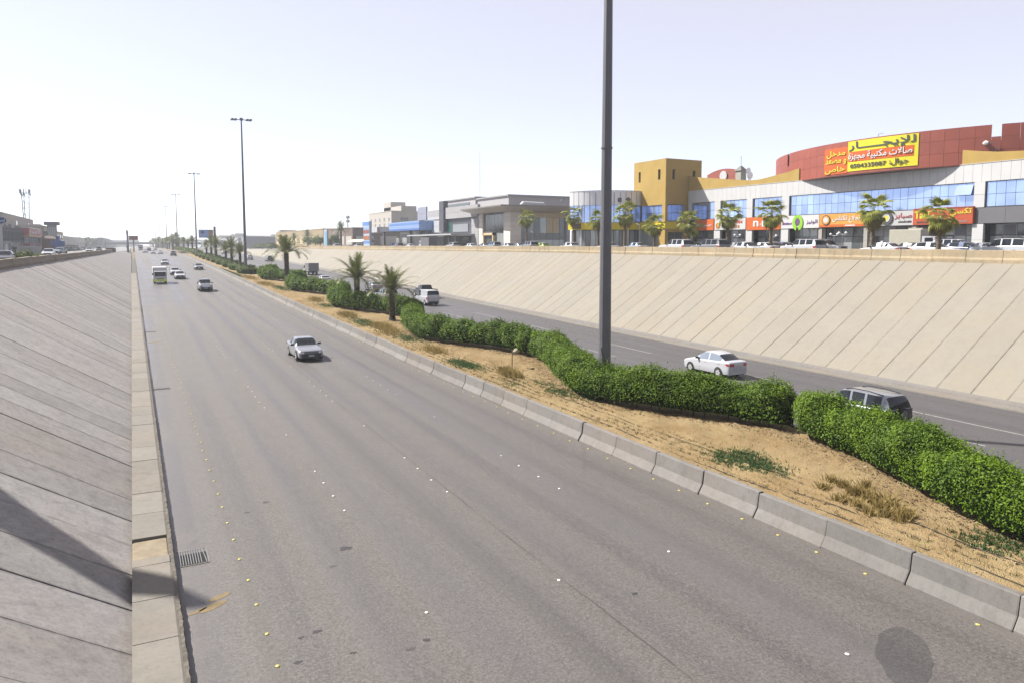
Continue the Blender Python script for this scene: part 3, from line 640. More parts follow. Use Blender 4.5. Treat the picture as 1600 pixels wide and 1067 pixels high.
def date_palm(loc, h, sc, label, joined=False, group='date palms in the median', seed=0):
    random.seed(seed); t = thing('date_palm', label, 'palm tree', loc, random.uniform(0, 6), group)
    obj('trunk', trunk_b(h, .26 * sc, .24 * sc), BARK, t, world=False)
    specs = []
    for ring, (cnt, lst, tilt) in enumerate(((10, fr_old, -34), (10, fr_mid, -20), (9, fr_mid, 2), (8, fr_new, 20))):
        for i in range(cnt):
            specs.append((random.choice(lst), 2 * math.pi * (i + random.uniform(-.25, .25)) / cnt + ring, rad(tilt + random.uniform(-9, 9)), random.uniform(.85, 1.1) * sc))
    if not joined:
        for me, az, tl, s in specs:
            o = bpy.data.objects.new('frond', me); link(o, t); o.location = (.1 * math.cos(az), .1 * math.sin(az), h - .05); o.rotation_euler = (0, -tl, az); o.scale = (s, s, s)
    else:
        b = B()
        for me, az, tl, s in specs:
            mt = Matrix.Translation((0, 0, h)) @ Matrix.Rotation(az, 4, 'Z') @ Matrix.Rotation(-tl, 4, 'Y') @ Matrix.Diagonal((s, s, s, 1))
            b.add([mt @ v.co for v in me.vertices], [tuple(p.vertices) for p in me.polygons])
        obj('crown', b, PALM, t, world=False)
    return t
def soil_at(px, py):
    z = 1
    for _ in range(30): p = at_z(px, py, z); z = .5 * z + .5 * (R(p.y) + SOIL)
    return p
p = soil_at(613, 501); date_palm((p.x, p.y, p.z - .1), 3.0, 1.05, 'nearest date palm with bare trunk in front of the hedge', seed=3)
p1 = at_x(558, 470, 21.6); date_palm((21.6, p1.y, R(p1.y) + SOIL - .1), 3.5, 1.2, 'second date palm with fuller crown, trunk foot hidden by hedge', seed=5)
p2 = at_x(448, 420, 21.3); date_palm((21.3, p2.y, R(p2.y) + SOIL - .1), 5.2, 1.35, 'third date palm standing alone between mast and second palm', seed=8)
far_p = None; FARP = []
base_p = date_palm((21, at_x(375, 400, 21).y, 0), 4.2, 1.25, 'bushy date palm just left of the second light mast', True, seed=11); base_p.scale = (.85, .85, .85); base_p.location.z = R(base_p.location.y) + SOIL
base_q = date_palm((20.6, at_x(338, 400, 20.6).y, 0), 5.2, 1.4, 'tall date palm right of the blue and orange billboard foot', True, seed=12); base_q.scale = (.85, .85, .85); base_q.location.z = R(base_q.location.y) + SOIL
for i, (px_, lab) in enumerate(((362, 'date palm second to the left of the second light mast'), (353, 'date palm third to the left of the second light mast'), (330.5, 'slim date palm under the blue and orange billboard'), (323, 'date palm left of the blue and orange billboard pole'),
        (301, 'date palm just left of the third light mast'), (294.5, 'middle date palm of the clump left of the third light mast'), (288, 'leftmost date palm of the clump left of the third light mast'), (276, 'date palm right of the fourth light mast'), (271, 'date palm left of the fourth light mast'))):
    o = copy_tree(base_p if i % 2 else base_q); X = 20.2 + (i % 3) * .7; q = at_x(px_, 400, X); o.location = (X, q.y, R(q.y) + SOIL); o.rotation_euler.z = i * 1.3; s = random.uniform(.78, .92); o.scale = (s, s, s); o['label'] = lab
y = 400; i = 0
while y < 980:
    o = copy_tree(base_q if i % 2 else base_p); o.location = (18.3 + (i % 3) * 2.4, y, R(y) + .6); o.rotation_euler.z = i * 2.1; s = .98 + .14 * math.sin(i * 1.7); o.scale = (s * 1.15, s * 1.15, s)
    o['label'] = 'hazy date palm in the far row along the median'; o['group'] = 'hazy far palms along the median'
    y += 17 + (i % 4) * 5; i += 1

# ---------------------------------------------------------------- fan palms before the shops
def fan_leaf(mat, n=13, L=1.0, droop=.35):
    V, F = [(0, -.02, 0), (0, .02, 0), (.74 * L, 0, .02)], [(0, 1, 2)]
    for k in range(n):
        a = rad(-78 + 156 * k / (n - 1)); da = rad(156 / (n - 1)) * .52
        r1, r2 = .34 * L, (.62 + .06 * math.cos(a)) * L; c0 = (.68 * L, 0, .03)
        pL = (c0[0] + r1 * math.cos(a - da), r1 * math.sin(a - da), .03 - .02); pR = (c0[0] + r1 * math.cos(a + da), r1 * math.sin(a + da), .02)
        tp = (c0[0] + r2 * math.cos(a), r2 * math.sin(a), -.05 - droop * r2 * random.uniform(.4, 1)); rg = (c0[0] + r1 * math.cos(a), r1 * math.sin(a), .06)
        o = len(V); V += [c0, pL, rg, pR, tp]; F += [(o, o + 1, o + 2), (o, o + 2, o + 3), (o + 1, o + 4, o + 2), (o + 2, o + 4, o + 3)]
    b = B(); b.v = V; b.f = F
    return mesh('frond', b, mat)
ff = [fan_leaf(FAN) for _ in range(3)]; fy = [fan_leaf(FANY, droop=.7) for _ in range(2)]
def fan_palm(loc, h, label, lean=0, sc=1, seed=0):
    random.seed(seed); t = thing('fan_palm', label, 'palm tree', loc, random.uniform(0, 6), 'fan palms in front of the shops')
    obj('trunk', trunk_b(h, .21 * sc, .13 * sc, 10, .05), BARKF, t, world=False)
    for ring, (cnt, el, lst) in enumerate(((9, -70, fy), (9, -44, ff), (9, -14, ff), (8, 24, ff), (6, 60, ff))):
        for i in range(cnt):
            me = random.choice(lst if random.random() > .12 else ff); az = 2 * math.pi * (i + random.uniform(-.3, .3)) / cnt + ring * .5; e = rad(el + random.uniform(-12, 12)); s = sc * random.uniform(.85, 1.5)
            o = bpy.data.objects.new('frond', me); link(o, t); o.location = (.06 * math.cos(az), .06 * math.sin(az), h - .1 + .05 * ring); o.rotation_euler = (random.uniform(-.5, .5), -e, az); o.scale = (s, s, s)
    return t
for i, (px_, ptop, X, sc, lab) in enumerate(((823, 330, 76, 1.25, 'fan palm in front of the stone clad showroom corner'), (897, 322, 73, 1.3, 'fan palm between the showroom and the round glass corner'), (935, 331, 71, 1.1, 'fan palm just left of the tall near light mast'),
        (977, 318, 71, 1.3, 'fan palm just right of the tall near light mast'), (1023, 337, 70, 1.1, 'short fan palm before the lit face of the mustard tower'), (1077, 331, 72, 1.25, 'fan palm at the shaded side of the mustard tower'),
        (1138, 318, 70, 1.2, 'fan palm before the white and red shop sign'), (1206, 315, 70, 1.15, 'fan palm before the plain orange shop sign'), (1366, 305, 70, 1.2, 'fan palm before the round tyre logo sign'), (1470, 313, 62, 1.0, 'stout fan palm before the red and yellow burger sign'))):
    q = at_x(px_, ptop, X); z0 = SR(q.y); fan_palm((X, q.y, z0 - .05), q.z - z0 - 1.25 * sc, lab, sc=sc, seed=20 + i)

# ---------------------------------------------------------------- shrubs on the left street
def shrub(x, y, z, r, h, label, mat=None, dens=900, size=.14):
    t = thing('shrub', label, 'shrub', (x, y, z)); n = int(dens * r * r * 2)
    d = rng.normal(size=(n, 3)); d /= np.linalg.norm(d, axis=1, keepdims=True); d[:, 2] = np.abs(d[:, 2]); rr = rng.uniform(.55, 1.02, (n, 1)) * (1 + .18 * np.sin(d[:, :1] * 7 + d[:, 1:2] * 5))
    V, F = leaves(np.array([x, y, z + .15]) + d * rr * np.array([r, r, h]), d, size); obj('foliage', npmesh('foliage', V, F, mat or HLEAF2), None, t)
    b = B()
    for k in range(5): b.tube([(x, y, z), (x + random.uniform(-.4, .4) * r, y + random.uniform(-.4, .4) * r, z + h * .7)], [.05, .015], 5)
    obj('stem', b, CORE_TWIG, t)
for x, y, r, h, lab in ((-13.0, 88, 1.2, 1.1, 'bright green shrub beside the blue oval sign post'), (-11.9, 97, 1.0, 1.2, 'dark round shrub below the red shop sign'), (-11.4, 105, 1.1, 1.3, 'second dark shrub right of the round shrub'), (-10.9, 112, 1.0, .8, 'low yellowish shrub behind the left parapet')):
    shrub(x, y, SL(y), r, h, lab)
# ================================================================ vehicles
GLASS = P('car_glass', (.014, .017, .022), .06, .3); GLASS_L = P('car_glass_pale', (.16, .19, .24), .06, .7)  # pale variant has a white window reflection painted into its colour
RUB = M('tyre_rubber', (.016, .016, .017), .85, .2, 10, .1); TRIM = P('black_trim', (.014, .014, .016), .45); RIM = P('wheel_rim', (.42, .42, .43), .35, .5, .3)
LAMP = P('headlamp', (.62, .63, .66), .08, .8); TAIL = P('tail_lamp', (.34, .018, .015), .15, .7); PLATE = P('number_plate', (.36, .36, .37), .5); CHROME = P('chrome', (.45, .45, .47), .15, .6, .8)
UNDERB = P('underbody', (.01, .01, .011), .9)
def paint(name, c, metal=0): return P('paint_' + name, c, .28, .5, metal, .6)
PAINTS = {'white': paint('white', (.37, .38, .41)), 'silver': paint('silver', (.23, .24, .27), .35), 'grey': paint('grey', (.14, .145, .155), .3), 'dark': paint('dark', (.030, .032, .038), .2), 'blue': paint('blue', (.025, .045, .11), .2),
          'lime': paint('lime', (.30, .42, .015)), 'beige': paint('beige', (.30, .275, .22), .2), 'paleblue': paint('paleblue', (.22, .27, .33), .3)}
# stations front to rear: x, half width, underside, belt, roof, roof half width
CARS = {
 'compact': dict(L=4.3, r=.30, ax=(.80, 3.36), st=[
    (0.00, .60, .36, .58, .62, .50), (.06, .72, .24, .70, .74, .62), (.22, .81, .19, .77, .82, .68), (.55, .84, .18, .84, .90, .70), (.90, .85, .18, .90, .97, .68), (1.10, .85, .18, .93, 1.02, .64),
    (1.50, .85, .18, .95, 1.28, .58), (1.88, .85, .18, .96, 1.46, .565), (2.10, .85, .18, .965, 1.505, .57), (2.38, .85, .18, .97, 1.52, .57), (2.50, .85, .18, .975, 1.52, .57), (2.95, .85, .18, .99, 1.48, .565), (3.22, .845, .18, 1.0, 1.425, .56),
    (3.55, .84, .18, 1.01, 1.25, .57), (3.84, .83, .19, 1.02, 1.10, .62), (4.10, .81, .22, 1.03, 1.07, .66), (4.24, .76, .28, 1.0, 1.03, .62), (4.30, .64, .38, .90, .93, .52)],
    screen=(5, 7), rear=(12, 14), side=((6, 9), (10, 13)), pillars=()),
 'sedan': dict(L=4.75, r=.325, ax=(.86, 3.62), st=[
    (0.00, .62, .34, .56, .60, .50), (.06, .74, .22, .66, .70, .62), (.22, .84, .18, .72, .76, .70), (.60, .89, .18, .78, .84, .72), (1.05, .905, .18, .86, .91, .70), (1.42, .91, .18, .90, .96, .66),
    (1.80, .91, .18, .92, 1.20, .60), (2.15, .91, .18, .93, 1.40, .58), (2.35, .91, .18, .935, 1.435, .58), (2.75, .91, .18, .94, 1.45, .58), (2.85, .91, .18, .945, 1.448, .58), (3.30, .905, .18, .96, 1.42, .575), (3.55, .90, .18, .97, 1.36, .57),
    (3.85, .895, .18, .98, 1.20, .58), (4.12, .885, .19, .99, 1.05, .64), (4.45, .86, .22, .99, 1.03, .68), (4.66, .80, .28, .97, 1.00, .64), (4.75, .66, .38, .86, .90, .54)],
    screen=(5, 7), rear=(12, 14), side=((6, 8), (10, 12)), pillars=()),
 'suv': dict(L=4.9, r=.375, ax=(.88, 3.75), st=[
    (0.00, .66, .42, .76, .80, .54), (.05, .80, .30, .92, .96, .66), (.20, .88, .26, 1.00, 1.04, .74), (.70, .93, .26, 1.04, 1.09, .76), (1.20, .945, .26, 1.08, 1.13, .74), (1.45, .95, .26, 1.10, 1.17, .70),
    (1.75, .95, .26, 1.12, 1.45, .66), (2.05, .95, .26, 1.13, 1.72, .66), (2.25, .95, .26, 1.13, 1.77, .67), (2.62, .95, .26, 1.13, 1.80, .68), (2.74, .95, .26, 1.13, 1.80, .68), (3.45, .95, .26, 1.14, 1.80, .68), (3.58, .95, .26, 1.14, 1.80, .68), (4.40, .94, .28, 1.15, 1.77, .67),
    (4.60, .93, .30, 1.15, 1.72, .66), (4.80, .91, .34, 1.15, 1.40, .72), (4.86, .88, .36, 1.12, 1.18, .76), (4.90, .78, .42, 1.00, 1.05, .66)],
    screen=(5, 7), rear=(14, 16), side=((6, 9), (10, 11), (12, 13)), pillars=()),
 'hatch': dict(L=4.1, r=.31, ax=(.80, 3.30), st=[
    (0.00, .60, .36, .60, .64, .50), (.06, .74, .24, .74, .78, .62), (.22, .83, .20, .80, .85, .68), (.62, .86, .20, .86, .92, .70), (1.00, .87, .20, .92, .98, .68), (1.20, .87, .20, .94, 1.02, .64),
    (1.55, .87, .20, .95, 1.28, .60), (1.90, .87, .20, .96, 1.46, .59), (2.10, .87, .20, .97, 1.50, .59), (2.45, .87, .20, .975, 1.52, .59), (2.55, .87, .20, .98, 1.52, .59), (3.10, .87, .20, 1.0, 1.49, .585), (3.45, .865, .21, 1.01, 1.44, .57),
    (3.75, .85, .24, 1.02, 1.22, .62), (3.95, .83, .27, 1.0, 1.06, .66), (4.06, .78, .32, .92, .96, .62), (4.10, .66, .40, .80, .84, .52)],
    screen=(5, 7), rear=(12, 14), side=((6, 8), (10, 12)), pillars=()),
 'van': dict(L=4.5, r=.32, ax=(.75, 3.55), st=[
    (0.00, .60, .40, .70, .74, .52), (.06, .74, .28, .90, .95, .66), (.20, .81, .25, 1.0, 1.06, .70), (.60, .84, .25, 1.06, 1.13, .70), (.85, .84, .25, 1.08, 1.18, .68),
    (1.20, .84, .25, 1.10, 1.55, .66), (1.50, .84, .25, 1.10, 1.84, .68), (1.70, .84, .25, 1.10, 1.90, .69), (2.05, .84, .25, 1.10, 1.92, .70), (2.2, .84, .25, 1.10, 1.92, .70), (3.2, .84, .25, 1.10, 1.92, .70), (3.3, .84, .25, 1.10, 1.92, .70), (4.2, .84, .26, 1.12, 1.90, .70),
    (4.40, .835, .28, 1.14, 1.84, .70), (4.47, .83, .30, 1.14, 1.30, .76), (4.49, .82, .32, 1.10, 1.15, .76), (4.50, .78, .36, 1.02, 1.06, .72)],
    screen=(4, 6), rear=(13, 14), side=((5, 8),), pillars=()),
 'pickup': dict(L=5.3, r=.38, ax=(.9, 4.1), st=[
    (0.00, .68, .44, .80, .84, .56), (.06, .82, .32, .96, 1.0, .70), (.22, .90, .28, 1.03, 1.07, .76), (.75, .94, .28, 1.07, 1.11, .78), (1.25, .95, .28, 1.10, 1.15, .76), (1.50, .95, .28, 1.11, 1.18, .72),
    (1.80, .95, .28, 1.12, 1.46, .68), (2.10, .95, .28, 1.13, 1.73, .68), (2.30, .95, .28, 1.13, 1.78, .68), (2.55, .95, .28, 1.13, 1.80, .68), (2.65, .95, .28, 1.13, 1.80, .68), (3.20, .95, .28, 1.13, 1.78, .68), (3.32, .95, .28, 1.13, 1.70, .67),
    (3.50, .95, .28, 1.13, 1.16, .80), (3.9, .95, .28, 1.12, 1.13, .88), (5.1, .94, .34, 1.12, 1.13, .88), (5.26, .92, .36, 1.11, 1.12, .86), (5.3, .88, .42, 1.05, 1.06, .84)],
    screen=(5, 7), rear=(12, 13), side=((6, 9), (10, 11)), pillars=()),
}
def car_meshes(kind):
    d = CARS[kind]; N = 11; ring = []
    st0 = np.array(d['st']); q = 3; n0 = len(st0); xs0 = np.arange(n0); xq = np.linspace(0, n0 - 1, (n0 - 1) * q + 1)
    def pchip(v):                                           # monotone spline through the stations
        dv = np.diff(v); m = np.zeros(n0); m[1:-1] = np.where(dv[:-1] * dv[1:] > 0, 2 * dv[:-1] * dv[1:] / (dv[:-1] + dv[1:] + 1e-12), 0); m[0], m[-1] = dv[0], dv[-1]
        i = np.minimum(xq.astype(int), n0 - 2); t_ = xq - i
        return (2 * t_**3 - 3 * t_**2 + 1) * v[i] + (t_**3 - 2 * t_**2 + t_) * m[i] + (-2 * t_**3 + 3 * t_**2) * v[i + 1] + (t_**3 - t_**2) * m[i + 1]
    st = np.stack([pchip(st0[:, k]) for k in range(6)], 1).tolist()
    d = dict(d, screen=tuple(v * q for v in d['screen']), rear=tuple(v * q for v in d['rear']), side=tuple((a * q, b * q) for a, b in d['side']))
    for (x, w, zb, zt, zr, wr) in st:
        h = zr - zt; ws = w - (.03 + .0 * h)
        half = [(0, zb), (w * .80, zb), (w * .95, zb + .05), (w * .995, zb + .22 * (zt - zb) + .04), (w, zb + .55 * (zt - zb)), (w * .985, zt - .05), (ws * .965, zt), (ws * .955 if h > .12 else (ws * .965 + wr) / 2 + .0, zt + min(.03, h * .3)),
                (wr + .05, zr - min(.06, h * .35)), (wr * .86, zr - min(.012, h * .1)), (0, zr)]
        ring.append([(x, -a, b) for a, b in half] + [(x, a, b) for a, b in half[-2:0:-1]])
    n = len(ring[0]); groups = {'body': B(), 'windscreen': B(), 'rear_window': B(), 'side_window': []}
    def quad(i, k): return [ring[i][k], ring[i][(k + 1) % n], ring[i + 1][(k + 1) % n], ring[i + 1][k]]
    for i in range(len(st) - 1):
        for k in range(n):
            kk = k if k < N - 1 else n - 1 - k               # mirrored strip index
            g = 'body'
            if kk >= 8 and d['screen'][0] <= i < d['screen'][1]: g = 'windscreen'
            if kk >= 8 and d['rear'][0] <= i < d['rear'][1]: g = 'rear_window'
            if kk == 7:
                for (a, b) in d['side']:
                    if a <= i < b: g = 'skip'
            if g == 'skip': continue
            groups[g].add(quad(i, k), [(0, 1, 2, 3)])
    groups['body'].add(ring[0], [tuple(range(n - 1, -1, -1))]); groups['body'].add(ring[-1], [tuple(range(n))])
    sides = []
    for (a, b) in d['side']:
        for sg in (7, n - 8):
            w = B()
            for i in range(a, b): w.add(quad(i, sg), [(0, 1, 2, 3)])
            sides.append(w)
    return groups, sides
def weld(b):
    """merge doubles so smooth shading runs across the panels"""
    key = {}; V = []; idx = []
    for p in b.v:
        q = tuple(round(c, 4) for c in p)
        if q not in key: key[q] = len(V); V.append(p)
        idx.append(key[q])
    r = B(); r.v = V
    for f in b.f:
        g = []
        for i in f:
            if not g or g[-1] != idx[i]: g.append(idx[i])
        if g[0] == g[-1]: g.pop()
        if len(g) > 2: r.f.append(tuple(g))
    return r
def smooth_by_angle(me, deg=38):
    me.shade_smooth()
    try: me.set_sharp_from_angle(angle=rad(deg))
    except Exception: pass
    return me
CACHE = {}
def vehicle(kind, col, label, group, loc, rz, roof=None, pale=False, far=False, grille='dark', rearblack=False, name='car', cat='car'):
    """front of the vehicle points to local -x"""
    d = CARS[kind]; L = d['L']; t = thing(name, label, cat, loc, rz, group)
    if kind not in CACHE:
        g, s = car_meshes(kind); CACHE[kind] = (g, s)
    g, sides = CACHE[kind]; off = -L / 2
    def shift(b): r = B(); r.v = [(x + off, y, z) for x, y, z in b.v]; r.f = list(b.f); return r
    key = (kind, col, 'm')
    if key not in CACHE:
        gl = GLASS_L if pale else GLASS
        CACHE[key] = dict(body=smooth_by_angle(mesh('body', weld(shift(g['body'])), PAINTS[col])), ws=smooth_by_angle(mesh('windscreen', weld(shift(g['windscreen'])), GLASS)), rw=smooth_by_angle(mesh('rear_window', weld(shift(g['rear_window'])), GLASS)), sw=[mesh('side_window', weld(shift(s)), gl) for s in sides])
    m = CACHE[key]
    def part(nm, me, parent=t): o = bpy.data.objects.new(nm, me); link(o, parent); return o
    def new(nm, b, mat, parent=t, sm=False): return part(nm, mesh(nm, b, mat, sm), parent)
    part('body', m['body']); part('windscreen', m['ws']); part('rear_window', m['rw'])
    for me in m['sw']: part('side_window', me)
    st = d['st']; W = max(s[1] for s in st); zb = max(s[2] for s in st[2:-3])
    # wheels
    wk = ('wheel', round(d['r'], 3))
    if wk not in CACHE:
        r = d['r']; ty = B().tube([(0, -.10, 0), (0, -.115, 0), (0, .115, 0), (0, .10, 0)], [r * .86, r, r, r * .86], 18); rm = B().tube([(0, -.122, 0), (0, .122, 0)], [r * .62] * 2, 14)
        sp = B()
        for k in range(5):
            a = k * 2 * math.pi / 5; c, s_ = math.cos(a), math.sin(a)
            for sg in (-1, 1): sp.add([(c * .05 - s_ * .05, sg * .126, s_ * .05 + c * .05), (c * .05 + s_ * .05, sg * .126, s_ * .05 - c * .05), (c * r * .6 + s_ * .07, sg * .126, s_ * r * .6 - c * .07), (c * r * .6 - s_ * .07, sg * .126, s_ * r * .6 + c * .07)], [(0, 1, 2, 3)])
        ar = B(); n_ = 16
        for sg in (-1, 1): ar.disc((0, sg * .095, .02), r * 1.17, 'y', 20, .02)
        CACHE[wk] = (mesh('tyre', ty, RUB, True), mesh('rim', rm, TRIM if False else P('rim_shadow', (.15, .15, .16), .5)), mesh('spoke', sp, RIM), mesh('wheel_arch', ar, UNDERB))
    for ax in d['ax']:
        for sg in (-1, 1):
            w = bpy.data.objects.new('wheel', CACHE[wk][0]); link(w, t); w.location = (ax + off, sg * (W - .105), d['r'])
            if not far: part('rim', CACHE[wk][1], w); part('spoke', CACHE[wk][2], w)
        for sg in (-1, 1): new('wheel_arch', B().disc((ax + off, sg * (W - .045), d['r'] + .02), d['r'] * 1.16, 'y', 20, .10), UNDERB)
    new('underbody', B().box(off + .25, off + L - .25, -W * .86, W * .86, .16, zb + .06), UNDERB)
    z1 = st[1][3]; f = off
    wid = lambda q: float(np.interp(q, [a[0] for a in st], [a[1] for a in st]))
    hz_ = z1 - .02; fw = st[1][1]
    # front: grille, lamps, bumper, plate
    lo = st[1][2]
    new('bumper', B().add([(f - .03, -.60, lo - .02), (f - .03, .60, lo - .02), (f - .035, .64, lo + .30), (f - .035, -.64, lo + .30), (f + .2, -fw * 1.06, lo - .02), (f + .2, fw * 1.06, lo - .02), (f + .13, fw * 1.05, lo + .27), (f + .13, -fw * 1.05, lo + .27)], [(0, 3, 2, 1), (0, 4, 7, 3), (1, 2, 6, 5), (0, 1, 5, 4), (2, 3, 7, 6)]), TRIM)
    gr = new('grille', B().add([(f - .03, -.50, lo + .31), (f - .03, .50, lo + .31), (f + .01, .52, hz_ + .02), (f + .01, -.52, hz_ + .02), (f + .12, -.50, lo + .31), (f + .12, .50, lo + .31), (f + .14, .52, hz_ + .035), (f + .14, -.52, hz_ + .035)], [(0, 3, 2, 1), (0, 4, 7, 3), (1, 2, 6, 5), (2, 3, 7, 6), (0, 1, 5, 4)]), TRIM if grille == 'dark' else CHROME)
    if not far:
        for q in (.25, .55, .85): new('grille_bar', B().box(f - .032 + q * .045, f - .01 + q * .05, -.41, .41, lo + .33 + q * (hz_ - lo - .33) - .012, lo + .33 + q * (hz_ - lo - .33) + .012), CHROME, gr)
    for sg in (-1, 1):
        pts = [(-.016, .50), (-.016, .60)] + [(q, wid(q) + .016) for q in (.05, .13, .22, .32)]; hb = B()
        lo_ = [(f + a, sg * b_, hz_ - .125 + .02 * k) for k, (a, b_) in enumerate(pts)]; hi_ = [(f + a + .01, sg * (b_ - .006), hz_ - .015 + .012 * k) for k, (a, b_) in enumerate(pts)]
        hb.add(lo_ + hi_, [(k, k + 1, k + 7, k + 6) for k in range(5)]); new('headlight', hb, LAMP)
    new('number_plate', B().box(f - .055, f - .04, -.20, .20, lo + .10, lo + .22), PLATE)
    # rear: lamps, plate, bumper
    r_ = off + L; rw = st[-2][1]; zt = st[-2][3]; rb = st[-2][2]
    for sg in (-1, 1):
        tall = .42 if kind in ('suv', 'van') else .24
        pts = [(.016, .40 if tall < .3 else .62), (.014, .64)] + [(-q, wid(L - q) + .016) for q in (.04, .11, .20, .30)]; hb = B()
        lo_ = [(r_ + a, sg * b_, zt - tall + .015 * k) for k, (a, b_) in enumerate(pts)]; hi_ = [(r_ + a - .008, sg * (b_ - .004), zt - .05 - .004 * k) for k, (a, b_) in enumerate(pts)]
        hb.add(lo_ + hi_, [(k, k + 1, k + 7, k + 6) for k in range(5)]); new('tail_light', hb, TAIL)
    new('number_plate', B().box(r_ - .005, r_ + .018, -.23, .23, zt - .30, zt - .17), PLATE)
    new('bumper', B().add([(r_ + .02, -.62, rb - .02), (r_ + .02, .62, rb - .02), (r_ + .02, .62, rb + .17), (r_ + .02, -.62, rb + .17), (r_ - .2, -rw * 1.02, rb - .08), (r_ - .2, rw * 1.02, rb - .08), (r_ - .14, rw * 1.02, rb + .15), (r_ - .14, -rw * 1.02, rb + .15)], [(0, 1, 2, 3), (0, 3, 7, 4), (1, 5, 6, 2), (2, 6, 7, 3), (0, 4, 5, 1)]), TRIM if kind not in ('sedan', 'compact') else PAINTS[col])
    # mirrors
    xi = st[d['screen'][0] + 1][0] + off - .05; zi = st[d['screen'][0] + 1][3] + .06
    for sg in (-1, 1): new('wing_mirror', B().add([(xi, sg * W * .93, zi - .05), (xi + .02, sg * (W + .17), zi - .05), (xi + .02, sg * (W + .18), zi + .09), (xi, sg * W * .95, zi + .09), (xi + .13, sg * W * .95, zi - .03), (xi + .12, sg * (W + .15), zi - .03), (xi + .12, sg * (W + .15), zi + .08), (xi + .13, sg * W * .95, zi + .08)], [(0, 1, 2, 3), (4, 7, 6, 5), (0, 4, 5, 1), (3, 2, 6, 7), (1, 5, 6, 2)]), TRIM)
    if not far:
        for (a, b) in d['side']:                            # door handles
            for sg in (-1, 1): new('door_handle', B().box(st[b][0] + off - .28, st[b][0] + off - .10, sg * W * .985 - .02, sg * W * .985 + .02, st[b][3] - .16, st[b][3] - .12), TRIM if col == 'dark' else PAINTS[col])
    if kind == 'suv':
        for sg in (-1, 1): new('roof_rail', B().tube([(st[8][0] + off, sg * .62, st[8][4] + .0), (st[9][0] + off, sg * .62, st[9][4] + .05), (st[12][0] + off, sg * .62, st[12][4] + .05), (st[13][0] + off, sg * .62, st[13][4])], .022, 6), TRIM)
    if rearblack:
        new('rear_door_panel', B().box(r_ - .10, r_ + .012, -.84, .84, .62, 1.14), PAINTS['dark'])
        sw_ = new('spare_wheel', B().tube([(r_ + .03, 0, .92), (r_ + .20, 0, .92)], [.33, .31], 18), RUB, sm=False)
        new('wheel_cover', B().disc((r_ + .21, 0, .92), .24, 'x', 16, .02), P('spare_cover', (.10, .10, .105), .4), sw_)
    if roof == 'taxi':
        new('roof_sign', B().box(st[8][0] + off + .1, st[8][0] + off + .35, -.25, .25, st[8][4], st[8][4] + .16), PAINTS['white'])
    if kind == 'pickup':
        new('load_bed', B().box(3.65 + off, 5.12 + off, -.78, .78, 1.125, 1.145), UNDERB)
        for q in ((3.60, 3.66, -.86, .86), (5.10, 5.2, -.86, .86), (3.6, 5.2, -.90, -.84), (3.6, 5.2, .84, .90)): new('bed_rail', B().box(q[0] + off, q[1] + off, q[2], q[3], 1.10, 1.22), PAINTS[col])
    return t
TO = math.pi / 2        # nose towards the camera (-Y)
AWAY = -math.pi / 2     # nose away (+Y)
G1, G2 = 'cars driving towards the camera', 'cars driving away beyond the hedges'
def oncoming(kind, col, px_, py_, label, far=False, **k):
    p = on_road(px_, py_); L = CARS[kind]['L']; y = p.y + L / 2; sl = math.atan2(R(y + 3) - R(y - 3), 6)
    o = vehicle(kind, col, label, G1, (p.x, y, R(y) + .008), TO, far=far, **k); o.rotation_euler = (0, sl, TO); return o
oncoming('sedan', 'silver', 487, 565, 'silver sedan with dark grille alone in the near lanes')
oncoming('suv', 'silver', 322.5, 456.5, 'silver upright car with chrome grille right of the truck and white sedans', grille='chrome')
oncoming('sedan', 'white', 282, 437, 'white sedan driving right beside the green trimmed truck')
oncoming('sedan', 'white', 274.5, 430.5, 'white sedan half hidden behind the other white sedan')
oncoming('sedan', 'silver', 311.5, 422.3, 'pale silver car with dark front near the median barrier')
oncoming('sedan', 'white', 258, 414.3, 'white car behind the green trimmed truck', far=True)
oncoming('suv', 'dark', 271.5, 400.3, 'distant dark car nearest the barrier', far=True)
oncoming('sedan', 'white', 251, 397.6, 'distant white car left of the distant dark one', far=True)
oncoming('sedan', 'white', 239.5, 397.4, 'distant white car in the second lane', far=True)
oncoming('sedan', 'white', 227, 395.6, 'distant white car in the slow lane ahead of the bus', far=True)
oncoming('suv', 'dark', 233, 392.8, 'distant dark car right of the bus', far=True)
oncoming('sedan', 'silver', 243, 391.5, 'farthest silver car in the haze', far=True)
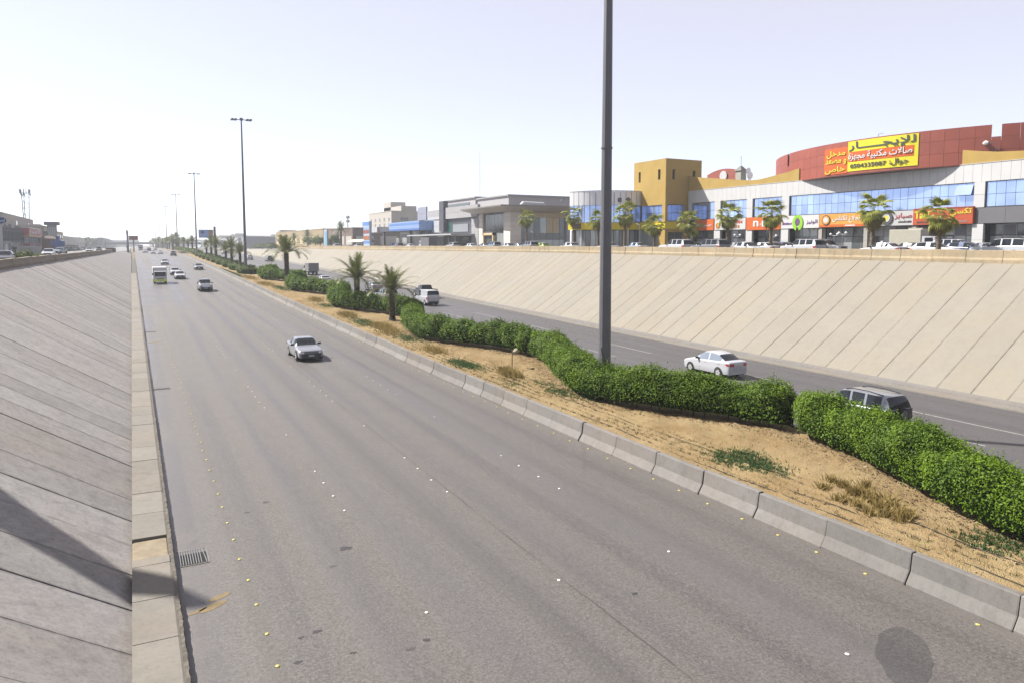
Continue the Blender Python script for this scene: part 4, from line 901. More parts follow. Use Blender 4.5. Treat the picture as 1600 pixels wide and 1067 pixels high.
# lorry with green bumper
def lorry(loc, rz, label, L=6.2, W=1.05, H=2.75, box=('cargo_white', (.5, .5, .5)), green=True, cat='truck', group=None):
    t = thing('truck', label, cat, loc, rz, group); f = -L / 2; wh = PAINTS['white']
    n = lambda nm, b, m, pr=t: obj(nm, b, m, pr, world=False)
    n('cargo_box', B().cbox(f + 1.75, f + L, -W - .02, W + .02, .75, H, .04), M(*box, .5, .08, 2))
    n('chassis', B().box(f + .3, f + L - .1, -W * .6, W * .6, .45, .75), UNDERB)
    cb = B().loft([[(f + a, -w, z0), (f + a, w, z0), (f + a, w, zm), (f + a, w * .93, z1), (f + a, -w * .93, z1), (f + a, -w, zm)] for a, w, z0, zm, z1 in ((0, .92, .55, 1.15, 1.18), (.06, .98, .45, 1.22, 1.30), (.34, 1.0, .42, 1.25, 2.05), (.55, 1.0, .42, 1.26, 2.14), (1.65, 1.0, .42, 1.26, 2.16))])
    n('cab', cb, wh)
    n('windscreen', B().add([(f + .045, -.86, 1.27), (f + .045, .86, 1.27), (f + .315, .82, 2.0), (f + .315, -.82, 2.0)], [(0, 3, 2, 1)]), GLASS)
    for sg in (-1, 1):
        n('side_window', B().add([(f + .42, sg * 1.008, 1.32), (f + 1.35, sg * 1.008, 1.32), (f + 1.35, sg * .95, 1.98), (f + .52, sg * .95, 1.98)], [(0, 1, 2, 3)]), GLASS)
        n('wing_mirror', B().box(f + .1, f + .22, sg * 1.08 - .06, sg * 1.08 + .10 * sg + .05, 1.45, 1.80), TRIM)
        n('headlight', B().box(f - .02, f + .05, sg * .72 - .14, sg * .72 + .14, .66, .84), LAMP)
        for ax in (.75, L - 1.3): 
            w = n('wheel', B().tube([(f + ax, sg * .72, .4), (f + ax, sg * 1.0, .4)], .4, 16), RUB); n('rim', B().disc((f + ax, sg * 1.005, .4), .22, 'y', 12, .02), RIM, w)
    n('bumper', B().cbox(f - .08, f + .2, -1.0, 1.0, .36, .72, .03), P('lime_paint', (.52, .66, .02), .5) if green else TRIM)
    n('grille', B().box(f - .03, f + .02, -.5, .5, .68, .95), P('grille_grey', (.2, .2, .21), .5)); n('number_plate', B().box(f - .10, f - .075, -.25, .25, .42, .55), PLATE)
    return t
p = on_road(251, 444.5); lorry((p.x, p.y + 3.1, R(p.y + 3) + .01), TO, 'white box truck with lime green bumper in the slow lane')
p = on_road(220, 392.2); lorry((p.x, p.y + 5, R(p.y + 5)), TO, 'distant dark fronted bus in the slow lane', L=9, H=3.1, box=('bus_blue', (.10, .11, .16)), green=False, cat='bus')

def leaving(kind, col, X, px_, label, far=False, py_=None, **k):
    y = at_x(px_, 450, X).y; sl = math.atan2(R(y + 3) - R(y - 3), 6)
    o = vehicle(kind, col, label, G2, (X, y, R(y) + .008), AWAY, far=far, **k); o.rotation_euler = (0, -sl, AWAY); return o
leaving('compact', 'white', 33.6, 1119, 'white sedan seen from behind under the cream slope', pale=True)
sv = leaving('suv', 'silver', 30.3, 1347, 'silver off road car with black tailgate and spare wheel behind the near hedge', rearblack=True); sv.scale = (.9, .95, .97)
leaving('van', 'white', 33.4, 667, 'white van with dark rear bumper right of the nearest date palm')
leaving('pickup', 'dark', 37.0, 664, 'dark pickup just beyond the white van')
leaving('suv', 'white', 29.9, 603, 'white estate car behind the nearest date palm trunk')
leaving('sedan', 'silver', 33.4, 584, 'silver sedan between the two nearest date palms')
leaving('suv', 'white', 36.8, 421.5, 'white and black car beyond the third date palm', rearblack=True)
leaving('sedan', 'white', 33.4, 391, 'white car right of the second light mast foot')
leaving('sedan', 'white', 29.9, 506, 'white car showing only its roof over the hedge')
leaving('sedan', 'white', 33.4, 352, 'far white car under the date palms', far=True)
leaving('suv', 'white', 37, 358, 'far white car beyond the date palm trunks', far=True)
y = at_x(486, 430, 33.4).y; lorry((33.4, y, R(y) + .01), AWAY, 'small grey box truck beyond the hedges left of the second palm', L=5.4, H=2.5, box=('cargo_grey', (.17, .165, .165)), green=False, group=None)

# ---------------------------------------------------------------- cars on the mall street and parked before the shops
G3 = 'cars on the mall street'
def street(kind, col, X, px_, rz, label, **k):
    y = at_x(px_, 385, X).y; vehicle(kind, col, label, G3, (X, y, SR(y) + .012), rz, far=True, **k)
LEFTW = AWAY
for kind, col, X, px_, rz, lab in (
    ('suv', 'white', 66, 1568, AWAY, 'big white car at the right edge above the parapet'),
    ('sedan', 'silver', 76, 1545, 1.2, 'silver car roof behind the big white car'),
    ('hatch', 'blue', 70, 1513, TO, 'dark blue car left of the big white car'),
    ('suv', 'white', 75, 1497, TO, 'white car with red tail lamp right of the stout fan palm'),
    ('hatch', 'white', 66, 1462, TO, 'white car behind the stout fan palm trunk'),
    ('sedan', 'dark', 71, 1418, AWAY, 'dark grey sedan in front of the parked pale truck'),
    ('sedan', 'white', 66, 1377, AWAY, 'long white sedan below the round tyre logo sign'),
    ('suv', 'grey', 75, 1291, TO, 'grey car under the yellow orange shop sign'),
    ('suv', 'white', 66, 1254, AWAY, 'white estate car under the green ring logo sign'),
    ('hatch', 'blue', 74, 1229, TO, 'dark blue car behind the white estate car'),
    ('hatch', 'beige', 72, 1211, 1.3, 'pale car right of the fan palm by the plain orange sign'),
    ('sedan', 'white', 70, 1190, AWAY, 'white sedan left of the fan palm by the plain orange sign'),
    ('hatch', 'white', 64, 1171, 1.4, 'small white car seen from behind before the white pillar'),
    ('sedan', 'grey', 72, 1150, AWAY, 'grey sedan behind the large grey estate car'),
    ('suv', 'grey', 60, 1109, AWAY, 'large grey estate car passing before the white and red sign'),
    ('hatch', 'dark', 73, 1090, TO, 'dark car left of the large grey estate car'),
    ('suv', 'white', 61, 1056, AWAY, 'white and black car passing below the mustard tower'),
    ('sedan', 'paleblue', 66, 992, AWAY, 'blue grey car roof right of the tall near light mast'),
    ('sedan', 'white', 66, 948, AWAY, 'white car crossing behind the tall near light mast'),
    ('hatch', 'white', 60, 889, AWAY, 'white hatchback before the showroom glass'),
    ('hatch', 'lime', 70, 846, AWAY, 'lime yellow car parked before the showroom'),
    ('suv', 'silver', 66, 826, AWAY, 'silver estate car left of the lime yellow car'),
    ('sedan', 'silver', 72, 812, TO, 'silver sedan roof behind the silver estate car'),
    ('hatch', 'white', 66, 792, AWAY, 'white car with dark rear before the stone pier'),
    ('suv', 'paleblue', 68, 770, AWAY, 'blue grey car before the showroom door'),
    ('hatch', 'silver', 72, 755, AWAY, 'silver hatchback left of the blue grey car'),
    ('sedan', 'white', 62, 735, AWAY, 'white sedan before the grey panel building'),
    ('suv', 'white', 70, 707, AWAY, 'pale car under the canopy of the grey panel building'),
    ('sedan', 'white', 66, 640, AWAY, 'white car beside the petrol station'),
    ('suv', 'dark', 70, 622, AWAY, 'dark car between the petrol station columns'),
    ('sedan', 'white', 62, 560, TO, 'white car left of the price pylon'),
    ('sedan', 'blue', 66, 547, AWAY, 'dark blue car under the cream shade roof'),
    ('suv', 'white', 64, 527, TO, 'white car right of the pale blue pylon')):
    street(kind, col, X, px_, rz, lab, roof='taxi' if px_ == 1377 else None)
y = at_x(1432, 385, 78).y; lorry((78, y, SR(y) + .01), TO + .15, 'parked pale truck beside the red and yellow burger sign', L=5.2, W=.95, H=2.9, box=('cargo_pale', (.38, .36, .30)), green=False)
y = at_x(668, 385, 66).y; lorry((66, y, SR(y) + .01), AWAY, 'grey and white truck before the petrol station', L=7.5, H=2.9, box=('cargo_dark', (.10, .095, .11)), green=False)
G4 = 'cars on the left street'
for kind, col, px_, X, rz, lab in (('sedan', 'white', 76, -12.6, TO, 'white sedan behind the left parapet below the red sign'), ('sedan', 'dark', 6, -12.3, TO, 'dark car at the left edge behind the parapet'), ('hatch', 'paleblue', 93, -14.5, 1.2, 'blue car at the foot of the blue pylon'),
        ('sedan', 'white', 140, -10.5, TO, 'white car far along the left street'), ('suv', 'dark', 155, -10.8, TO, 'dark car far along the left street'),
        ('suv', 'dark', 103, -24, .5, 'dark parked car nearest the blue pylon'), ('sedan', 'grey', 110, -24, .4, 'grey parked car in the left row'), ('suv', 'blue', 116, -25, .5, 'blue parked car in the left row'), ('sedan', 'white', 122, -25.5, .5, 'white parked car in the left row'), ('suv', 'silver', 128, -26, .4, 'silver parked car ending the left row')):
    y = at_x(px_, 395, X).y; vehicle(kind, col, lab, G4, (X, y, SL(y) + .01), rz, far=True)
# ================================================================ lettering
_AR = {'ا': (0xFE8D, 2), 'إ': (0xFE87, 2), 'ب': (0xFE8F, 4), 'ة': (0xFE93, 2), 'ت': (0xFE95, 4), 'ج': (0xFE9D, 4), 'ح': (0xFEA1, 4), 'خ': (0xFEA5, 4), 'د': (0xFEA9, 2), 'ر': (0xFEAD, 2), 'ز': (0xFEAF, 2), 'س': (0xFEB1, 4), 'ش': (0xFEB5, 4), 'ص': (0xFEB9, 4),
       'ط': (0xFEC1, 4), 'ع': (0xFEC9, 4), 'ك': (0xFED9, 4), 'ل': (0xFEDD, 4), 'م': (0xFEE1, 4), 'ن': (0xFEE5, 4), 'ه': (0xFEE9, 4), 'و': (0xFEED, 2), 'ي': (0xFEF1, 4), 'ق': (0xFED5, 4), 'ف': (0xFED1, 4)}
def ar(s):
    """join Arabic letters and lay them out right to left"""
    s = s.replace('لإ', '\x01').replace('لا', '\x02'); out = []
    def two(c): return c in '\x01\x02' or (c in _AR and _AR[c][1] == 2)
    def letter(c): return c in '\x01\x02ـ' or c in _AR
    for i, c in enumerate(s):
        if not letter(c): out.append(c); continue
        p = i > 0 and letter(s[i - 1]) and not two(s[i - 1]); n = i + 1 < len(s) and letter(s[i + 1])
        if c == 'ـ': out.append('\u0640'); continue
        if c in '\x01\x02': b = 0xFEF9 if c == '\x01' else 0xFEFB; out.append(chr(b + (1 if p else 0))); continue
        b, k = _AR[c]
        out.append(chr(b + (1 if p else 0)) if k == 2 else chr(b + (3 if p and n else 1 if p else 2 if n else 0)))
    return ''.join(reversed(out))
_tc = bpy.data.curves.new('lettering', 'FONT'); _to = bpy.data.objects.new('lettering', _tc)
_ts = bpy.data.scenes.new('lettering_desk'); _ts.collection.objects.link(_to)      # letters are cut here, away from the big scene
def text_mesh(s, width, height, depth=.04, bold=.0):
    """outline of a line of writing fitted to width x height, origin bottom left"""
    _tc.body = s; _tc.extrude = depth / 2; _tc.offset = bold; _tc.resolution_u = 3
    _vl = _ts.view_layers[0]; _vl.update(); me = bpy.data.meshes.new_from_object(_to.evaluated_get(_vl.depsgraph))
    v = np.empty(len(me.vertices) * 3); me.vertices.foreach_get('co', v); v = v.reshape(-1, 3); lo, hi = v.min(0), v.max(0)
    v[:, 0] = (v[:, 0] - lo[0]) / (hi[0] - lo[0]) * width; v[:, 1] = (v[:, 1] - lo[1]) / (hi[1] - lo[1]) * height
    F = [tuple(p.vertices) for p in me.polygons]; bpy.data.meshes.remove(me)
    return v, F
def sign_text(s, Y_left, Y_right, z0, z1, X, mat, parent, name='lettering', fn=None, bold=0.0):
    """writing on a face that looks to -X; reads from larger Y to smaller Y"""
    v, F = text_mesh(s, Y_left - Y_right, z1 - z0, bold=bold); b = B()
    if fn is None: b.v = [(X - p[2] - .03, Y_left - p[0], z0 + p[1]) for p in v]
    else: b.v = [fn(Y_left - p[0], z0 + p[1], p[2] + .05) for p in v]
    b.f = F
    return obj(name, b, mat, parent)

def small_print(n_, Y_left, Y_right, z0, z1, X, mat, parent):
    """a line too small to read: a run of little raised marks"""
    b = B(); w = (Y_left - Y_right) / n_
    for k in range(n_):
        a = Y_left - k * w; h = random.uniform(.65, 1); b.box(X - .03, X - .002, a - w * random.uniform(.6, .85), a, z0, z0 + (z1 - z0) * h)
    return tag(obj('small_print', b, mat, parent), kind='stuff')

# ================================================================ high light masts
MAST = M('mast_steel', (.085, .085, .095), .5, .12, 1.2, .05, .5, 0)
def mast(y, label, near=False):
    X = 20.95; z = R(y) + SOIL; t = thing('light_mast', label, 'light mast', (X, y, z), 0, 'tall light masts along the median'); H = 34.2 - R(y) - SOIL
    obj('pole', B().tube([(X, y, z - .1), (X, y, z + 1), (X, y, z + H * .5), (X, y, z + H)], [.33, .32, .23, .13], 12), MAST, t)
    obj('base_flange', B().disc((X, y, z + .12), .5, 'z', 16, .08), MAST, t)
    if near:
        obj('access_door', B().cbox(X - .12, X + .12, y - .34, y - .30, z + .6, z + 1.5, .01), MAST, t); obj('earthing_cable', B().tube([(X - .30, y - .12, z + 2.6), (X - .25, y - .22, z + 2.0), (X - .05, y - .33, z + 1.3)], .018, 6), TRIM, t)
        obj('joint_ring', B().disc((X, y, z + 12.5), .292, 'z', 12, .06), MAST, t)
    hd = obj('lamp_head', B().tube([(X - 1.9, y + .25, z + H), (X + 1.9, y - .25, z + H)], .08, 8).disc((X, y, z + H + .1), .32, 'z', 12, .5), MAST, t)
    for sx in (-1.75, -1.15, 1.15, 1.75):
        for sy in (-.55, .55):
            yy = y + sy - .13 * sx; f = obj('floodlight', B().add([(X + sx - .27, yy - .3, z + H - .20), (X + sx + .27, yy - .3, z + H - .20), (X + sx + .27, yy + .3, z + H - .05), (X + sx - .27, yy + .3, z + H - .05), (X + sx - .22, yy - .25, z + H + .12), (X + sx + .22, yy - .25, z + H + .12), (X + sx + .22, yy + .25, z + H + .16), (X + sx - .22, yy + .25, z + H + .16)],
                [(0, 3, 2, 1), (4, 5, 6, 7), (0, 1, 5, 4), (1, 2, 6, 5), (2, 3, 7, 6), (3, 0, 4, 7)]), MAST, t)
for k, yy in enumerate((29.6, 159.2, 287, 411, 538, 665, 792, 919, 1046)):
    mast(yy, ['tall dark light mast rising out of the top of the picture', 'light mast with twin lamp clusters left of the third palm', 'slim light mast by the blue and orange billboard', 'fourth light mast along the median', 'fifth light mast along the median, paler', 'sixth light mast, faint in the haze', 'seventh light mast, very faint', 'eighth light mast, very faint', 'ninth light mast, almost lost in haze'][k], k == 0)
# stake with a pale rock in the gap of the hedges
q = soil_at(800, 578); t = thing('wooden_stake', 'thin wooden stake with a pale cap beside the hedge bend', 'stake', (q.x, q.y, q.z)); obj('post', B().tube([(q.x, q.y, q.z - .05), (q.x + .02, q.y, q.z + 1.25)], .035, 6), M('stake_wood', (.16, .13, .09), .9), t)
obj('cap', B().tube([(q.x + .3, q.y + .3, q.z + 1.0), (q.x + .5, q.y + .4, q.z + 1.12), (q.x + .7, q.y + .5, q.z + 1.02)], [.12, .17, .10], 7), M('pale_cap', (.3, .26, .19), .9), t)
q = soil_at(524, 472); tag(obj('wooden_stake', B().tube([(q.x, q.y, q.z - .05), (q.x, q.y, q.z + 1.9)], .04, 6), M('stake_light', (.24, .21, .10), .9)), 'tall thin yellowish stake before the hedge left of the palms', 'stake')

# ================================================================ shopping mall
XM = 88.3; Z0 = 7.2
MUST = M('mustard_render', (.33, .225, .062), .85, .10, .7, .25, .2, rnd=0, dirt=.10)
WHT = M('white_panel', (.44, .44, .44), .45, .05, .6, .02, .4, rnd=.05); REDP = M('red_panel', (.24, .055, .034), .5, .10, .6, .03, .4, rnd=.10)
GREYP = M('grey_panel', (.105, .105, .115), .5, .06, .6, .02, .4, rnd=.04); BACK = M('dark_backing', (.02, .02, .022), .8)
def glassy(name, c, metal=.75, rough=.07):
    b = NB(name); n = b.noise(.25, 3); k = b.mix(1, b.ramp(n, [(.3, [v * .8 for v in c]), (.7, [min(1, v * 1.1) for v in c])]), b.ramp(b.rnd(), [(0, .62), (.15, .84), (1, 1.0)]), 'MULTIPLY')
    b.col(k); b.set(rough=rough, metal=metal, spec=.6); b.bump(b.noise(.5, 2), .04, .05); return b.m
BLUE = glassy('blue_mirror_glass', (.37, .47, .72)); SHOP = glassy('shop_glass', (.085, .09, .095), .15, .08); SHOPG = glassy('pale_shop_glass', (.27, .29, .29), .25, .12)
FRAME = P('aluminium_frame', (.22, .22, .24), .4, .5, .3); DKFRAME = P('dark_frame', (.03, .03, .034), .5)
mall = thing('shopping_mall', 'long shopping mall with blue glass band and curved red billboard front', 'mall', (XM, 70, Z0))
W_ = lambda nm, b, m, pr=mall, **k: obj(nm, b, m, pr, **k)
W_('hall', B().box(XM + .35, 116, 18, 99.6, 11.05, 17.85).box(XM + 2.2, 116, 18, 99.6, Z0 - .3, 11.04), BACK); W_('roof', B().box(XM + .5, 116, 18, 99.6, 17.86, 17.98), M('mall_roof', (.3, .29, .27)))
def fy(px_): return at_x(px_, 330, XM).y
def panels(nm, X0, X1, ya, yb, z0, z1, ny, nz, mat, parent=mall, g=.012):
    dy, dz = (yb - ya) / ny, (z1 - z0) / nz
    for i in range(ny):
        for j in range(nz): W_(nm, B().box(X0, X1, ya + i * dy + g, ya + (i + 1) * dy - g, z0 + j * dz + g, z0 + (j + 1) * dz - g), mat, parent)
panels('cladding_panel', XM, XM + .3, 20.0, 99.6, 15.86, 18.0, 76, 1, WHT)
W_('coping', B().box(XM - .05, XM + .4, 18, 99.6, 18.0, 18.06), WHT)
wins = [(1081.5, 1117), (1126.5, 1167), (1176.5, 1222), (1233.5, 1521), (1538.5, 1760)]
for a, c in wins:
    ya, yb = fy(c), fy(a); n_ = max(3, round((yb - ya) / 1.03)); panels('window_pane', XM + .16, XM + .2, ya + .05, yb - .05, 12.95, 15.8, n_, 2, BLUE, g=.022)
    W_('window_frame', B().box(XM + .10, XM + .3, ya - .04, ya + .05, 12.9, 15.85).box(XM + .10, XM + .3, yb - .05, yb + .04, 12.9, 15.85).box(XM + .08, XM + .3, ya, yb, 12.86, 12.95).box(XM + .08, XM + .3, ya, yb, 15.80, 15.86).box(XM + .21, XM + .3, ya, yb, 12.95, 15.8), DKFRAME)
piers = [(1076, 1081.5), (1117, 1126.5), (1167, 1176.5), (1222, 1233.5), (1521, 1538.5)]
for a, c in piers:
    ya, yb = fy(c), fy(a); panels('pier_panel', XM - .12, XM + .3, ya + .02, yb - .02, 12.86, 15.86, 1, 2, WHT); panels('pier_panel', XM - .12, XM + .3, ya, yb, Z0, 10.95, 1, 2, WHT)
for px_ in (1283, 1354, 1430):
    y_ = fy(px_); panels('pier_panel', XM - .05, XM + .3, y_ - .3, y_ + .3, Z0, 10.95, 1, 2, M('stone_pier', (.30, .28, .25)))
# opened vent sash and odd panes
y_ = fy(1505); W_('open_sash', B().add([(XM + .1, y_ - 1.0, 15.6), (XM + .1, y_ + 1.0, 15.6), (XM - .35, y_ + 1.0, 14.4), (XM - .35, y_ - 1.0, 14.4), (XM + .14, y_ - 1.0, 15.6), (XM + .14, y_ + 1.0, 15.6), (XM - .31, y_ + 1.0, 14.4), (XM - .31, y_ - 1.0, 14.4)], [(0, 1, 2, 3), (7, 6, 5, 4), (0, 3, 7, 4), (1, 5, 6, 2), (2, 6, 7, 3)]), BLUE)
# shop fronts
LINEN = M('linen_blind', (.34, .33, .31)); SLATEB = M('grey_blind', (.16, .16, .18)); SWP = M('white_poster', (.5, .5, .5))
def shopfront(a, c, kind, X=XM + 1.3):
    ya, yb = fy(c), fy(a); W_('shop_wall', B().box(X, X + .2, ya, yb, Z0, 11.0), BACK); mat = {'dark': SHOP, 'pale': SHOPG}[kind]; n_ = max(2, round((yb - ya) / 1.5)); dy = (yb - ya) / n_
    for i in range(n_): 
        for (z0, z1) in ((Z0 + .15, 9.6), (9.7, 10.9)): W_('shop_window', B().box(X - .06, X - .03, ya + i * dy + .05, ya + (i + 1) * dy - .05, z0, z1), mat if not (kind == 'dark' and random.random() < .35) else SHOPG)
        W_('mullion', B().box(X - .10, X - .01, ya + i * dy - .04, ya + i * dy + .04, Z0, 10.95), FRAME)
        if random.random() < .35: W_('blind', B().box(X - .09, X - .065, ya + i * dy + .1, ya + (i + 1) * dy - .1, random.uniform(9.2, 9.9), 10.85), random.choice((LINEN, SLATEB)))
        if random.random() < .22: W_('poster', B().box(X - .09, X - .065, ya + i * dy + .25, ya + i * dy + .9, 8.6, 9.5), SWP)
    k_ = ya + dy * random.randint(0, n_ - 1); W_('shop_door', B().box(X - .10, X - .07, k_ + .1, k_ + dy - .1, Z0 + .02, 9.5), SHOPG if mat is SHOP else SHOP)
    W_('soffit', B().box(XM + .3, X + .1, ya, yb, 10.95, 11.02), GREYP)
for a, c, k in ((1082, 1117, 'dark'), (1126, 1167, 'dark'), (1177, 1222, 'dark'), (1234, 1282, 'pale'), (1284, 1353, 'dark'), (1356, 1429, 'dark'), (1432, 1521, 'dark'), (1539, 1700, 'dark')): shopfront(a, c, k)
# sign boxes over the shops
def signbox(a, c, mat, z0=11.0, z1=12.84, X=XM - .22, cat=None):
    ya, yb = fy(c), fy(a); return W_('shop_sign', B().cbox(X, XM + .3, ya, yb, z0, z1, .02), mat), ya, yb, X
SW = P('letter_white', (.55, .55, .55), .4); SY = P('letter_yellow', (.55, .46, .02), .45); SD = P('letter_dark', (.03, .03, .03), .5); SPU = P('letter_purple', (.11, .035, .16), .5)
ORG = M('sign_orange', (.46, .095, .012), .5, .05); RED = M('sign_red', (.34, .060, .018), .5, .08); AMB = M('sign_amber', (.52, .24, .04), .5, .08); SWH = M('sign_white', (.46, .46, .46), .5, .05); GRN2 = P('logo_green', (.20, .42, .01), .4)
s_, ya, yb, X = signbox(1088, 1117, ORG); sign_text(ar('صنيرة'), ya + (yb - ya) * .62, ya + .5, 11.5, 12.25, X, SW, s_)
W_('logo', B().disc((X - .03, ya + (yb - ya) * .74, 11.9), .42, 'x', 14, .04), P('logo_teal', (.05, .20, .12), .4), s_); sign_text('~', yb - .4, yb - 1.2, 11.7, 12.0, X, SW, s_)
s_, ya, yb, X = signbox(1118.5, 1167, SWH); small_print(4, ya + 2.6, ya + .6, 12.0, 12.6, X, P('letter_red', (.36, .05, .015), .5), s_); small_print(7, ya + 4.6, ya + 1.2, 11.25, 11.85, X, P('letter_brown', (.28, .10, .015), .5), s_); W_('logo', B().disc((X - .03, yb - .8, 11.7), .5, 'x', 14, .04), ORG, s_)
s_, ya, yb, X = signbox(1168, 1222, ORG, 10.85); sign_text('n', yb - 1.5, yb - 2.6, 11.4, 12.3, X, SW, s_, bold=.02); sign_text('.', yb - 2.9, yb - 3.1, 11.6, 11.85, X, SW, s_, bold=.02); sign_text('L', yb - 3.3, yb - 4.3, 11.35, 12.3, X, SW, s_, bold=.02)
s_, ya, yb, X = signbox(1222.5, 1282, SWH, 10.95)
ringp = [(yb - (yb - ya) * .46 + .95 * math.cos(a_), 11.75 + 1.18 * math.sin(a_)) for a_ in [rad(-75 + 330 * k / 24) for k in range(25)]] + [(yb - (yb - ya) * .46 + .42 * math.cos(a_), 11.85 + .62 * math.sin(a_)) for a_ in [rad(255 - 330 * k / 24) for k in range(25)]]
bq = B()
for k in range(24): bq.add([(X - dx, *ringp[k]) for dx in (.12,)] + [(X - .12, *ringp[k + 1]), (X - .12, *ringp[48 - k]), (X - .12, *ringp[49 - k])], [(0, 1, 2, 3)]); bq.add([(X - .12, *ringp[k]), (X - .12, *ringp[k + 1]), (X + .01, *ringp[k + 1]), (X + .01, *ringp[k])], [(0, 1, 2, 3)])
W_('logo', bq, GRN2, s_); W_('logo_core', B().box(X - .10, X + .01, yb - (yb - ya) * .46 - .30, yb - (yb - ya) * .46 + .30, 11.45, 12.35), SPU, s_)
sign_text(ar('الونيز'), yb - (yb - ya) * .68, yb - (yb - ya) * .96, 11.5, 12.15, X, SPU, s_, bold=.01); small_print(8, yb - (yb - ya) * .04, yb - (yb - ya) * .30, 11.5, 11.85, X, SPU, s_)
s_, ya, yb, X = signbox(1282.5, 1353, AMB, 11.0); W_('stripe', B().box(X - .012, X + .02, ya, yb, 11.02, 11.35), ORG, s_); W_('stripe_text', B().box(X - .02, X, ya + 1.4, ya + 3.0, 11.12, 11.26), SW, s_)
sign_text(ar('نجلاع تكتلس'), yb - 2.2, yb - 6.6, 11.55, 12.6, X, SW, s_, bold=.012); W_('logo', B().disc((X - .04, yb - 1.15, 12.0), .72, 'x', 18, .08), SD, s_); W_('logo_ring', B().disc((X - .09, yb - 1.15, 12.0), .60, 'x', 18, .03), AMB, s_); W_('logo_face', B().disc((X - .11, yb - 1.15, 12.0), .40, 'x', 18, .03), SWH, s_)
s_, ya, yb, X = signbox(1353.5, 1430, M('sign_grey_white', (.36, .36, .36), .5, .05), 11.0); yc = fy(1388); W_('tyre_logo', B().disc((X - .08, yc, 12.0), .85, 'x', 20, .16), P('tyre_logo', (.055, .055, .065), .5), s_); W_('tyre_disc', B().disc((X - .17, yc, 12.0), .52, 'x', 18, .03), SWH, s_); W_('tyre_mark', B().disc((X - .19, yc, 12.0), .33, 'x', 8, .02), SY, s_)
sign_text(ar('صبابر'), fy(1400), fy(1427.5), 11.75, 12.6, X, P('letter_redgrey', (.30, .05, .06), .5), s_, bold=.02); small_print(9, fy(1406), fy(1427), 11.32, 11.6, X, SD, s_)
s_, ya, yb, X = signbox(1430.5, 1524, RED, 11.0, 13.05, XM - .45); sign_text('Taxi', fy(1433), fy(1456), 11.75, 12.7, X, SY, s_, bold=.03); sign_text(ar('تكسي'), fy(1488), fy(1522), 11.85, 12.9, X, SY, s_, bold=.02)
small_print(7, fy(1437), fy(1456), 11.2, 11.45, X, SD, s_); small_print(7, fy(1494), fy(1516), 11.2, 11.45, X, P('letter_grey', (.2, .16, .15), .5), s_); W_('stripe', B().box(X - .01, X + .02, ya + .1, yb - .1, 12.86, 13.02), P('sign_dark_red', (.12, .02, .01), .5), s_)
W_('awning', B().sideprism([(0, 0)] * 0 or [(fy(1452), 9.6), (fy(1430), 9.6), (fy(1430), 10.6), (fy(1452), 10.6)], XM - 1.2, XM - .3), M('awning_cream', (.33, .31, .25)))
panels('fascia_panel', XM - .06, XM + .3, 20, fy(1524.5), 11.0, 12.85, 9, 1, GREYP)
# mustard swept parapets
def swept(pts, nm):
    q = [at_x(a, b_, XM + .1) for a, b_ in pts]; poly = [(p.y, p.z) for p in q]; b = B()
    for k in range(len(poly) - 1):
        (y0, z0), (y1, z1) = poly[k], poly[k + 1]; b.add([(XM + .02, y0, 18.07), (XM + .02, y1, 18.07), (XM + .02, y1, z1), (XM + .02, y0, z0), (XM + .6, y0, 18.07), (XM + .6, y1, 18.07), (XM + .6, y1, z1), (XM + .6, y0, z0)], [(0, 1, 2, 3), (3, 2, 6, 7), (7, 6, 5, 4)] + ([(0, 3, 7, 4)] if k == 0 else []) + ([(1, 5, 6, 2)] if k == len(poly) - 2 else []))
    W_(nm, b, MUST)
swept([(1077, 276), (1090, 277.5), (1120, 279.5), (1150, 281.5), (1175, 282.3), (1187, 281), (1200, 277.8), (1215, 273.8), (1230, 270), (1249.5, 263.5)], 'swept_parapet')
swept([(1505, 235), (1520, 236), (1559, 237.7), (1600, 236), (1700, 230)], 'swept_parapet')
# curved red drum with the billboard
CX, CY, CR = 119.4, 63.4, 33.2
def arc(y, z, out=0.0): 
    a = math.asin((y - CY) / CR); r = CR + out; return (CX - r * math.cos(a), CY + r * math.sin(a), z)
def curved(nm, ya, yb, z0, z1, mat, out=0.0, th=.25, n_=4, parent=mall, g=.012):
    b = B(); rings = []
    for k in range(n_ + 1):
        y_ = ya + g + (yb - ya - 2 * g) * k / n_; rings.append([arc(y_, z0 + g, out), arc(y_, z1 - g, out), arc(y_, z1 - g, out - th), arc(y_, z0 + g, out - th)])
    return W_(nm, b.loft(rings), mat, parent)
ydrum = list(np.linspace(34, 48.25, 10)) + list(np.linspace(49.1, 78.95, 21)) + list(np.linspace(79.6, 86.5, 6))
for k in range(len(ydrum) - 1):
    ya, yb = ydrum[k], ydrum[k + 1]
    if 48.2 < (ya + yb) / 2 < 49.2: zs = (18.0, 19.55, 21.1)
    elif 78.9 < (ya + yb) / 2 < 79.7: zs = (18.0, 19.55, 20.6)
    else: zs = (18.0, 19.55, 21.1, 22.5)
    for z0, z1 in zip(zs[:-1], zs[1:]): curved('red_panel', ya, yb, z0, z1, REDP, n_=2)
curved('drum_core', 34.2, 86.2, 18.02, 22.3 - 1.6, BACK, -.27, .3, 24); curved('slot_backing', 78.5, 80.0, 20.4, 22.3, BACK, -.4, .1, 2); W_('drum_soffit', B().loft([[arc(y_, 18.0, -.02), arc(y_, 17.9, -.02), (XM + .4, y_, 17.9), (XM + .4, y_, 18.0)] for y_ in np.linspace(51.4, 75.2, 14)]), M('drum_soffit', (.09, .04, .03)))
bbp = thing('billboard', 'yellow and orange Arabic rental billboard on the red curved wall', 'billboard', arc(62, 18.5, .1))
yl, ym, yr = 69.9, 65.75, 56.3
YEL = M('billboard_yellow', (.56, .50, .012), .5, .04, .5); BOR = M('billboard_orange', (.47, .085, .010), .5, .05, .5)
